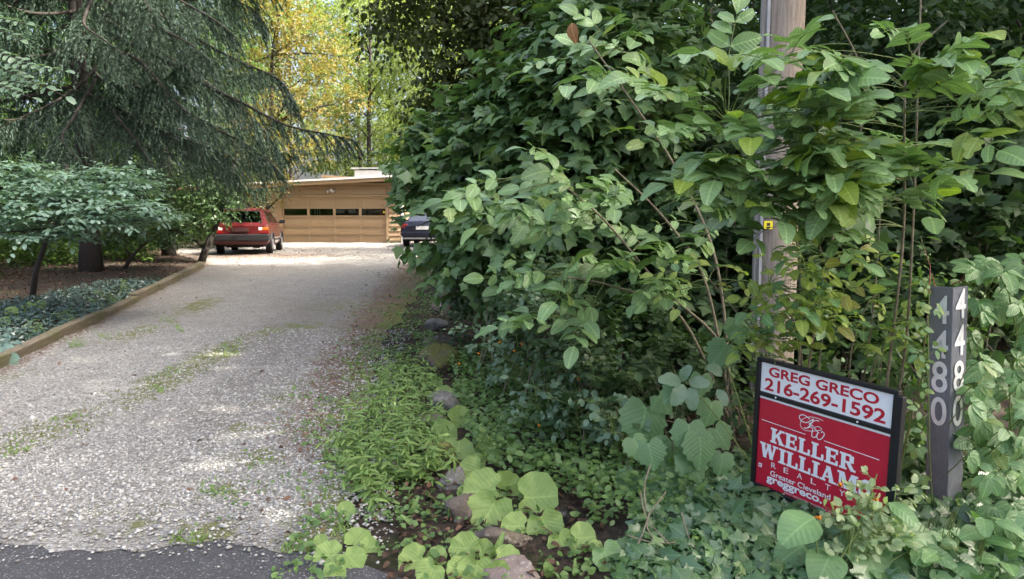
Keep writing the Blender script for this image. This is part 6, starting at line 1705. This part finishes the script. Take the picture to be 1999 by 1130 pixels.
coltsfoot('coltsfoot spreading over the asphalt edge at the bottom left of the weeds', [(642, 1084, 48, 3.1, .9), (685, 1091, 46, -.8, .9), (699, 1056, 42, 1.2, .9), (653, 1120, 40, -1.8, .9), (720, 1070, 34, .3, .9), (625, 1060, 26, 2.5, .9)])
coltsfoot('single small round coltsfoot leaf standing alone in the pale gravel', [(675, 999, 32, 0.8, .8)])
coltsfoot('coltsfoot leaves standing upright beside the lichen-spotted grey rock', [(849, 745, 28, 1.5, .15), (864, 772, 34, -.3, .6), (895, 880, 52, -1.6, .7), (868, 845, 40, 1.0, .6), (893, 820, 44, .8, .3), (940, 868, 36, .2, .5), (952, 884, 40, .6, .3), (930, 905, 30, .2, .5), (868, 860, 34, 2.8, .7)])
coltsfoot('coltsfoot patch at the near end of the timber edging', [(8, 690, 34, 2, .6), (18, 705, 30, -1, .7), (-10, 700, 36, 1, .7), (30, 680, 24, .5, .8), (6, 668, 26, 1.5, .8)], M['dogwood'])
coltsfoot('yellow-green big-leaved plant at the back of the dark bed cover', [(22, 614, 24, 1, .6), (55, 604, 22, 1, .7), (75, 600, 24, 0, .7), (8, 630, 20, 2, .7)])
# crinkled dock with long leaves
base = G(1135, 1105)
dk = thing('dock_plant', 'dock with crinkled narrow upright leaves at the bottom centre', 'plant', base)
lv = Leaves()
for (px, py, dx, dz, s_) in [(1120, 1128, .1, 1, .085), (1075, 1128, -.2, .8, .075), (1060, 1120, -.6, .5, .06), (1095, 1135, .2, .8, .05)]:
    o = G(px, py); lv.add(o, nz(np.array((dx, -.2, dz))), nz(np.array((.1, -.9, .3))), s_*1.2)
for (px, py, dx, dz, s_) in [(960, 1100, .35, 1.0, .15), (945, 1110, -.1, .9, .10), (875, 1100, -1, .25, .11), (800, 1010, .3, .8, .12), (812, 1030, -.5, .6, .1)]:
    o = G(px, py); lv.add(o, nz(np.array((dx, -.15, dz))), nz(np.array((.1, -.7, .5))), s_*1.2)
plant_leaves(dk, lv.arr(), [BIGTOOTH, LAN], M['weed'], rk, 60, keep=False)
# dark plastic edge piece showing behind a big leaf
q = G(1098, 1030)
mb = MB(); mb.tube([q + np.array((0, .02, -.05)), q + np.array((0.005, .02, .03)), q + np.array((0.0, .0, .075)), q + np.array((-0.02, -.03, .085))], [.036, .038, .030, .012], 14)
mb.rel(q); o = mb.build('plastic_edge', M['blackp'], None, smooth=True); o.location = tuple(q); tag(o, 'rounded black plastic edge piece behind a big round leaf beside the ivy', 'plastic edging')

# bare dry stems lying over the ivy
base = gz(1.0, 3.3)
dv = thing('dead_vine', 'tangle of bare dry vine stems lying over the ivy left of the yard sign', 'vine', base)
for (pts_) in ([(1250, 960), (1262, 1010), (1300, 1055), (1330, 1080)], [(1268, 1000), (1255, 1040), (1240, 1080), (1252, 1110)], [(1300, 960), (1262, 1020), (1290, 1070)], [(1330, 1000), (1345, 1050), (1370, 1090)], [(1270, 905), (1258, 950), (1262, 1000)], [(1225, 1045), (1280, 1060), (1320, 1058)]):
    q_ = [P(a_, b_, 3.12 + 0.18*(1-(b_-960)/150.0)) for a_, b_ in pts_]
    mb = MB(); mb.tube(spl(q_, 5), 0.0035, 5); mb.rel(base); mb.build('stem', M['stem_brown'], dv, smooth=True)
# ------------------------------------------------------------------ light green weeds along the right of the drive
rw = np.random.default_rng(110)
def weed(px, py, h, label_i, r, n=7, ll=0.09, nst=5, group='light green weeds along the right of the drive'):
    p = G(px, py); root = thing('weed_plant', label_i, 'weed', p, 0, group)
    lv = Leaves(); tb = []
    for k in range(nst):
        e = p + np.array((r.normal()*0.10, r.normal()*0.08, h*r.uniform(0.6, 1.1))); s0 = p + np.array((r.normal()*0.03, r.normal()*0.03, -0.01))
        pts = curve_pts(s0, e, r, 0.02, 6); tb.append((pts, 0.0028))
        for j in range(n):
            t = 0.25 + 0.75*j/(n-1); i = min(int(t*5), 4); o = pts[i] + (pts[i+1]-pts[i])*(t*5-i)
            for s_ in (0, pi):
                a = j*1.57 + s_ + r.normal()*0.3
                lv.add(o, nz(np.array((cos(a), sin(a), 0.25 - 0.25*r.random()))), nz(UP + r.normal(size=3)*0.25 + np.array((0, -.3, 0))), ll*r.uniform(0.6, 1.1)*(1.15 - 0.55*t))
    tubes_obj('stems', tb, M['stem'], root, 4)
    plant_leaves(root, lv.arr(), [LAN], M['weed'], r, 40, LAN, M['weed'], keep=False)
WD = [(735, 940, .22), (700, 900, .20), (760, 900, .26), (720, 960, .16), (690, 945, .15), (780, 850, .28), (740, 830, .24), (700, 845, .2), (800, 790, .3), (760, 775, .25), (805, 900, .3), (830, 930, .2), (680, 880, .14), (815, 730, .24), (775, 725, .2), (840, 690, .2), (800, 950, .22), (668, 910, .16), (740, 985, .12), (822, 850, .34), (790, 880, .30), (760, 950, .22), (720, 870, .24)]
for i, (px, py, h) in enumerate(WD):
    weed(px, py, h*1.45, 'light green lance-leaved weed between the gravel drive and the row of rocks', rw, 6, ll=0.125, nst=5)
for i, (px, py) in enumerate([(150, 672), (330, 622), (355, 640), (200, 655), (150, 668)]):
    weed(px, py + 8, .12, 'small green weed at the foot of the timber edging', rw, 5, .08, 3, 'weeds at the timber edging')
for i, (px, py) in enumerate([(185, 600), (210, 590), (240, 575), (130, 625), (255, 565), (150, 640), (225, 600), (70, 655)]):
    p = G(px, py); weed(px, py, .2, 'leafy pale plant standing out of the dark bed cover by the timbers', rw, 5, .12, 4, 'plants in the bed by the timbers')

# ------------------------------------------------------------------ stuff: ground covers, ivy, litter, moss, pebbles
def in_poly(x, y, poly):
    x = np.asarray(x); y = np.asarray(y); c = np.zeros(x.shape, bool); j = len(poly)-1
    for i in range(len(poly)):
        xi, yi = poly[i]; xj, yj = poly[j]
        c ^= ((yi > y) != (yj > y)) & (x < (xj-xi)*(y-yi)/(yj-yi+1e-12) + xi); j = i
    return c
def scatter(n, x0, x1, y0, y1, r, cond=None):
    x = r.uniform(x0, x1, n); y = r.uniform(y0, y1, n)
    if cond is not None:
        m = cond(x, y); x, y = x[m], y[m]
    return x, y
rs = np.random.default_rng(120)
def cover(name, label_kind, x, y, hgt, size, tmpl, mat, r, up=1.0, cam_=0.4, jit=0.45, keepm=True, tilt=0.6):
    k = len(x)
    z = H(x, y) + hgt*r.uniform(0.15, 1.0, k)
    p = np.stack([x, y, z], 1)
    d = np.stack([r.normal(size=k), r.normal(size=k) - 0.3, r.normal(size=k)*0.35 - 0.1], 1)
    n = np.stack([r.normal(size=k)*jit, -cam_ + r.normal(size=k)*jit, np.full(k, up)], 1)
    A = (p, nz(d), nz(n), size*(0.5 + 1.1*r.random(k)**1.6))
    if keepm: A = sub(A, keep_mask(A))
    o = leaves_mesh(name, A, tmpl, mat, None, True)
    o['kind'] = 'stuff'
    return o
# ivy
x, y = scatter(7000, 0.15, 2.6, 2.6, 4.3, rs, lambda x, y: (x > 0.30 + 0.35*(y-2.6)) & (x - 0.30 - 0.35*(y-2.6) > rs.uniform(-.1, .1, x.shape)))
cover('ivy', '', x, y, 0.10 + 0.03*wob(x, y, 3), 0.074, IVY, M['ivy'], rs, 0.8, 0.65, 0.35)
# small round-leaved cover
x, y = scatter(15000, -0.9, 1.2, 3.5, 7.5, rs, lambda x, y: (x > rockx(y) + 0.12 + 0.45*(1-sm(3.9, 4.5, y))) & (x < rockx(y) + 1.25))
cover('ground_cover', '', x, y, 0.20 + 0.08*wob(x, y, 2.5), 0.040, HEX, M['ground_green'], rs, 0.9, 0.5, 0.4)
# fine weeds on the gravel margin
x, y = scatter(36000, -2.6, 0.0, 3.6, 20, rs, lambda x, y: (x > drx(y) - 0.15 - 0.75*rs.random(x.shape)**2) & (x < rockx(y) + 0.05) & (wob(x, y, 3.2) + rs.normal(size=x.shape)*0.3 > -0.05))
cover('margin_weeds', '', x, y, 0.07, 0.030, HEX, M['ground_green'], rs, 0.9, 0.3, 0.5)
x, y = scatter(3200, -1.9, 0.0, 4.1, 7.0, rs, lambda x, y: (x > drx(y) + 0.0) & (x < rockx(y) + 0.0))
cover('grass_weeds', '', x, y, 0.17, 0.070, LAN, M['weed'], rs, 0.7, 0.3, 0.5)
x, y = scatter(1500, -1.1, 0.6, 3.0, 4.1, rs, lambda x, y: (wob(x, y, 6) > 0.0))
cover('foreground_weeds', '', x, y, 0.05, 0.038, OVR, M['ground_green'], rs, 0.9, 0.4, 0.4)
# ferny low growth under the maple and at the far rocks
x, y = scatter(6000, -1.3, 2.5, 7.5, 18, rs, lambda x, y: (x > rockx(y) + 0.15) & (x < rockx(y) + 2.2))
cover('shade_cover', '', x, y, 0.30, 0.075, HEX, M['dark_brush'], rs, 0.9, 0.4, 0.4)
# bed cover at the left
bedpoly = gp([(-250, 800), (-250, 590), (0, 600), (60, 590), (130, 572), (220, 556), (312, 552), (318, 560), (262, 588), (200, 620), (108, 662), (12, 710)])
x, y = scatter(40000, -10.5, -4.5, 5, 14.5, rs, lambda x, y: in_poly(x, y, bedpoly))
cover('bed_cover', '', x, y, 0.14, 0.062, OV4, M['pachy'], rs, 1.0, 0.25, 0.4)
# woodland floor greenery at the left
x, y = scatter(16000, -32, -8, 17, 34, rs, lambda x, y: (x < leftx(y) - 1.2) & (wob(x, y, 0.8) > -0.2))
cover('forest_floor_plants', '', x, y, 0.28, 0.15, SIMPLE, M['wood_mid'], rs, 0.9, 0.2, 0.4)
x, y = scatter(16000, 1.5, 14, 4.5, 26, rs, lambda x, y: (x > rockx(y) + 1.0))
cover('forest_floor_plants', '', x, y, 0.40, 0.12, HEX, M['dark_brush'], rs, 0.9, 0.3, 0.4)
# fallen leaves
CURL = strip_leaf(ts4, ov(ts4, 0.26), 0.55, 0.5, 0.04, 0.5)
def litter_cond(x, y):
    s_ = (x - leftx(y))/np.maximum(drx(y) - leftx(y), 0.1)
    pr = 1.0*sm(0.74, 0.97, s_) + 0.35*(1-sm(0.0, 0.05, s_)) + 0.03 + 0.5*np.exp(-((y-21)/2.5)**2)*(1-sm(.4, .9, s_)) + 0.22*sm(22, 25, y)
    return rs.random(x.shape) < pr*np.where(y < 3.6, 0.4, 1)
x, y = scatter(19000, -13, -0.1, 3.4, 32, rs, litter_cond)
k = len(x)
dmy = np.stack([x, y, H(x, y) + 0.022 + 0.012*rs.random(k)], 1)
A = (dmy, nz(np.stack([rs.normal(size=k), rs.normal(size=k), rs.normal(size=k)*0.15], 1)), nz(np.stack([rs.normal(size=k)*0.5, rs.normal(size=k)*0.5, np.ones(k)], 1)), rs.uniform(0.022, 0.06, k))
o = leaves_mesh('fallen_leaves', A, CURL, M['deadleaf'], None, True); o['kind'] = 'stuff'
x, y = scatter(6000, -16, -5, 8, 24, rs, lambda x, y: x < leftx(y) - 0.05)
x2, y2 = scatter(330, -0.6, 0.5, 3.0, 4.6, rs)
x = np.concatenate([x, x2]); y = np.concatenate([y, y2]); k = len(x)
A = (np.stack([x, y, H(x, y) + 0.02 + 0.012*rs.random(k)], 1), nz(np.stack([rs.normal(size=k), rs.normal(size=k), rs.normal(size=k)*0.15], 1)), nz(np.stack([rs.normal(size=k)*0.5, rs.normal(size=k)*0.5, np.ones(k)], 1)), rs.uniform(0.03, 0.075, k))
o = leaves_mesh('leaf_litter', A, CURL, M['mulchleaf'], None, True); o['kind'] = 'stuff'
# moss tufts along the strip and in patches
tri_s = (dm.ravel() < 0.34) | (moss.ravel() > 0.5)
idx = np.where(tri_s & (Yd.ravel() < 9))[0]
idx = rs.choice(idx, min(3500, len(idx)*3))
p = np.stack([Xd.ravel()[idx] + rs.normal(size=len(idx))*0.05, Yd.ravel()[idx] + rs.normal(size=len(idx))*0.04, Zd.ravel()[idx]], 1)
m = (wob(p[:, 0], p[:, 1], 7) + rs.normal(size=len(p))*0.3 > 0.1)
p = p[m]; k = len(p)
A = (p, nz(np.stack([rs.normal(size=k), rs.normal(size=k), 0.5 + rs.random(k)*0.6], 1)), nz(rs.normal(size=(k, 3)) + UP), rs.uniform(0.010, 0.022, k))
o = leaves_mesh('moss_tufts', A, HEX, M['moss'], None); o['kind'] = 'stuff'
gx = rs.choice(np.where((moss.ravel() > 0.45) & (Yd.ravel() < 11))[0], 500)
p = np.repeat(np.stack([Xd.ravel()[gx], Yd.ravel()[gx], Zd.ravel()[gx]], 1), 6, 0) + np.concatenate([rs.normal(size=(len(gx)*6, 2))*0.025, np.zeros((len(gx)*6, 1))], 1)
p = p[wob(p[:, 0], p[:, 1], 4) + rs.normal(size=len(p))*0.2 > 0.2]; k = len(p)
A = (p, nz(np.stack([rs.normal(size=k)*0.6, rs.normal(size=k)*0.6, np.ones(k)*0.8], 1)), nz(rs.normal(size=(k, 3)) + np.array((0, -.6, .4))), rs.uniform(0.025, 0.055, k))
o = leaves_mesh('grass_tufts', A, LAN, M['weed'], None); o['kind'] = 'stuff'
# loose pebbles: irregular eight-faced chips
pebm = []
def pebmat():
    m, nt, b = newmat('pebble')
    g = nt.nodes.new('ShaderNodeNewGeometry')
    r = ramp(nt, [(0.0, (0.16, 0.155, 0.14)), (0.25, (0.30, 0.292, 0.265)), (0.6, (0.43, 0.422, 0.39)), (1.0, (0.55, 0.545, 0.51))])
    nt.links.new(g.outputs['Random Per Island'], r.inputs[0])
    n = noise(nt, 60, 4, coord(nt))
    nt.links.new(mix(nt, mth(nt, 'MULTIPLY', n.outputs[0], 0.4), r.outputs[0], (0.15, 0.143, 0.128)), b.inputs['Base Color'])
    b.inputs['Roughness'].default_value = 0.9; b.inputs['Specular IOR Level'].default_value = 0.25
    return m
mp_ = pebmat()
x, y = scatter(140000, -7.5, -0.3, 3.1, 9.5, rs, lambda x, y: (rs.random(x.shape) < np.clip((4.2/y)**2, 0, 1)*np.where(y < 3.65 + 0.06*wob(x, x, 3), 0.35*sm(3.1, 3.6, y), 1)) & (x > leftx(y)) & (x < drx(y) + 0.25) & (np.abs(x/y) < 0.78))
k = len(x)
base_ = nz(np.array([(1, 0, 0), (-1, 0, 0), (0, 1, 0), (0, -1, 0), (.2, .1, 1), (-.1, 0, -1)]))
V = base_[None]*(1 + rs.normal(size=(k, 6, 1))*0.16)
ang = rs.uniform(0, 6.28, k); ca, sa = np.cos(ang), np.sin(ang)
sz = rs.gamma(4.0, 0.0017, k) + 0.003
V = V*np.stack([sz*rs.uniform(.8, 1.3, k), sz*rs.uniform(.6, 1.0, k), sz*rs.uniform(.4, .7, k)], 1)[:, None, :]
Vx = V[..., 0]*ca[:, None] - V[..., 1]*sa[:, None]; Vy = V[..., 0]*sa[:, None] + V[..., 1]*ca[:, None]
zb_ = H(x, y) + 0.014 + 0.012*wob(x, y, 2.2)*sm(4, 6, y)
V = np.stack([Vx + x[:, None], Vy + y[:, None], V[..., 2] + (zb_ + sz*0.18)[:, None]], -1)
F8 = np.array([(0, 2, 4), (2, 1, 4), (1, 3, 4), (3, 0, 4), (2, 0, 5), (1, 2, 5), (3, 1, 5), (0, 3, 5)])
T = (F8[None] + (np.arange(k)*6)[:, None, None]).reshape(-1, 3)
o = obj_np('gravel_stones', V.reshape(-1, 3), T, mp_); o['kind'] = 'stuff'
# one curled brown leaf caught in the shrub
lvp = P(1118, 65, 5.0); cb = np.array((1.4, 4.9, 0))
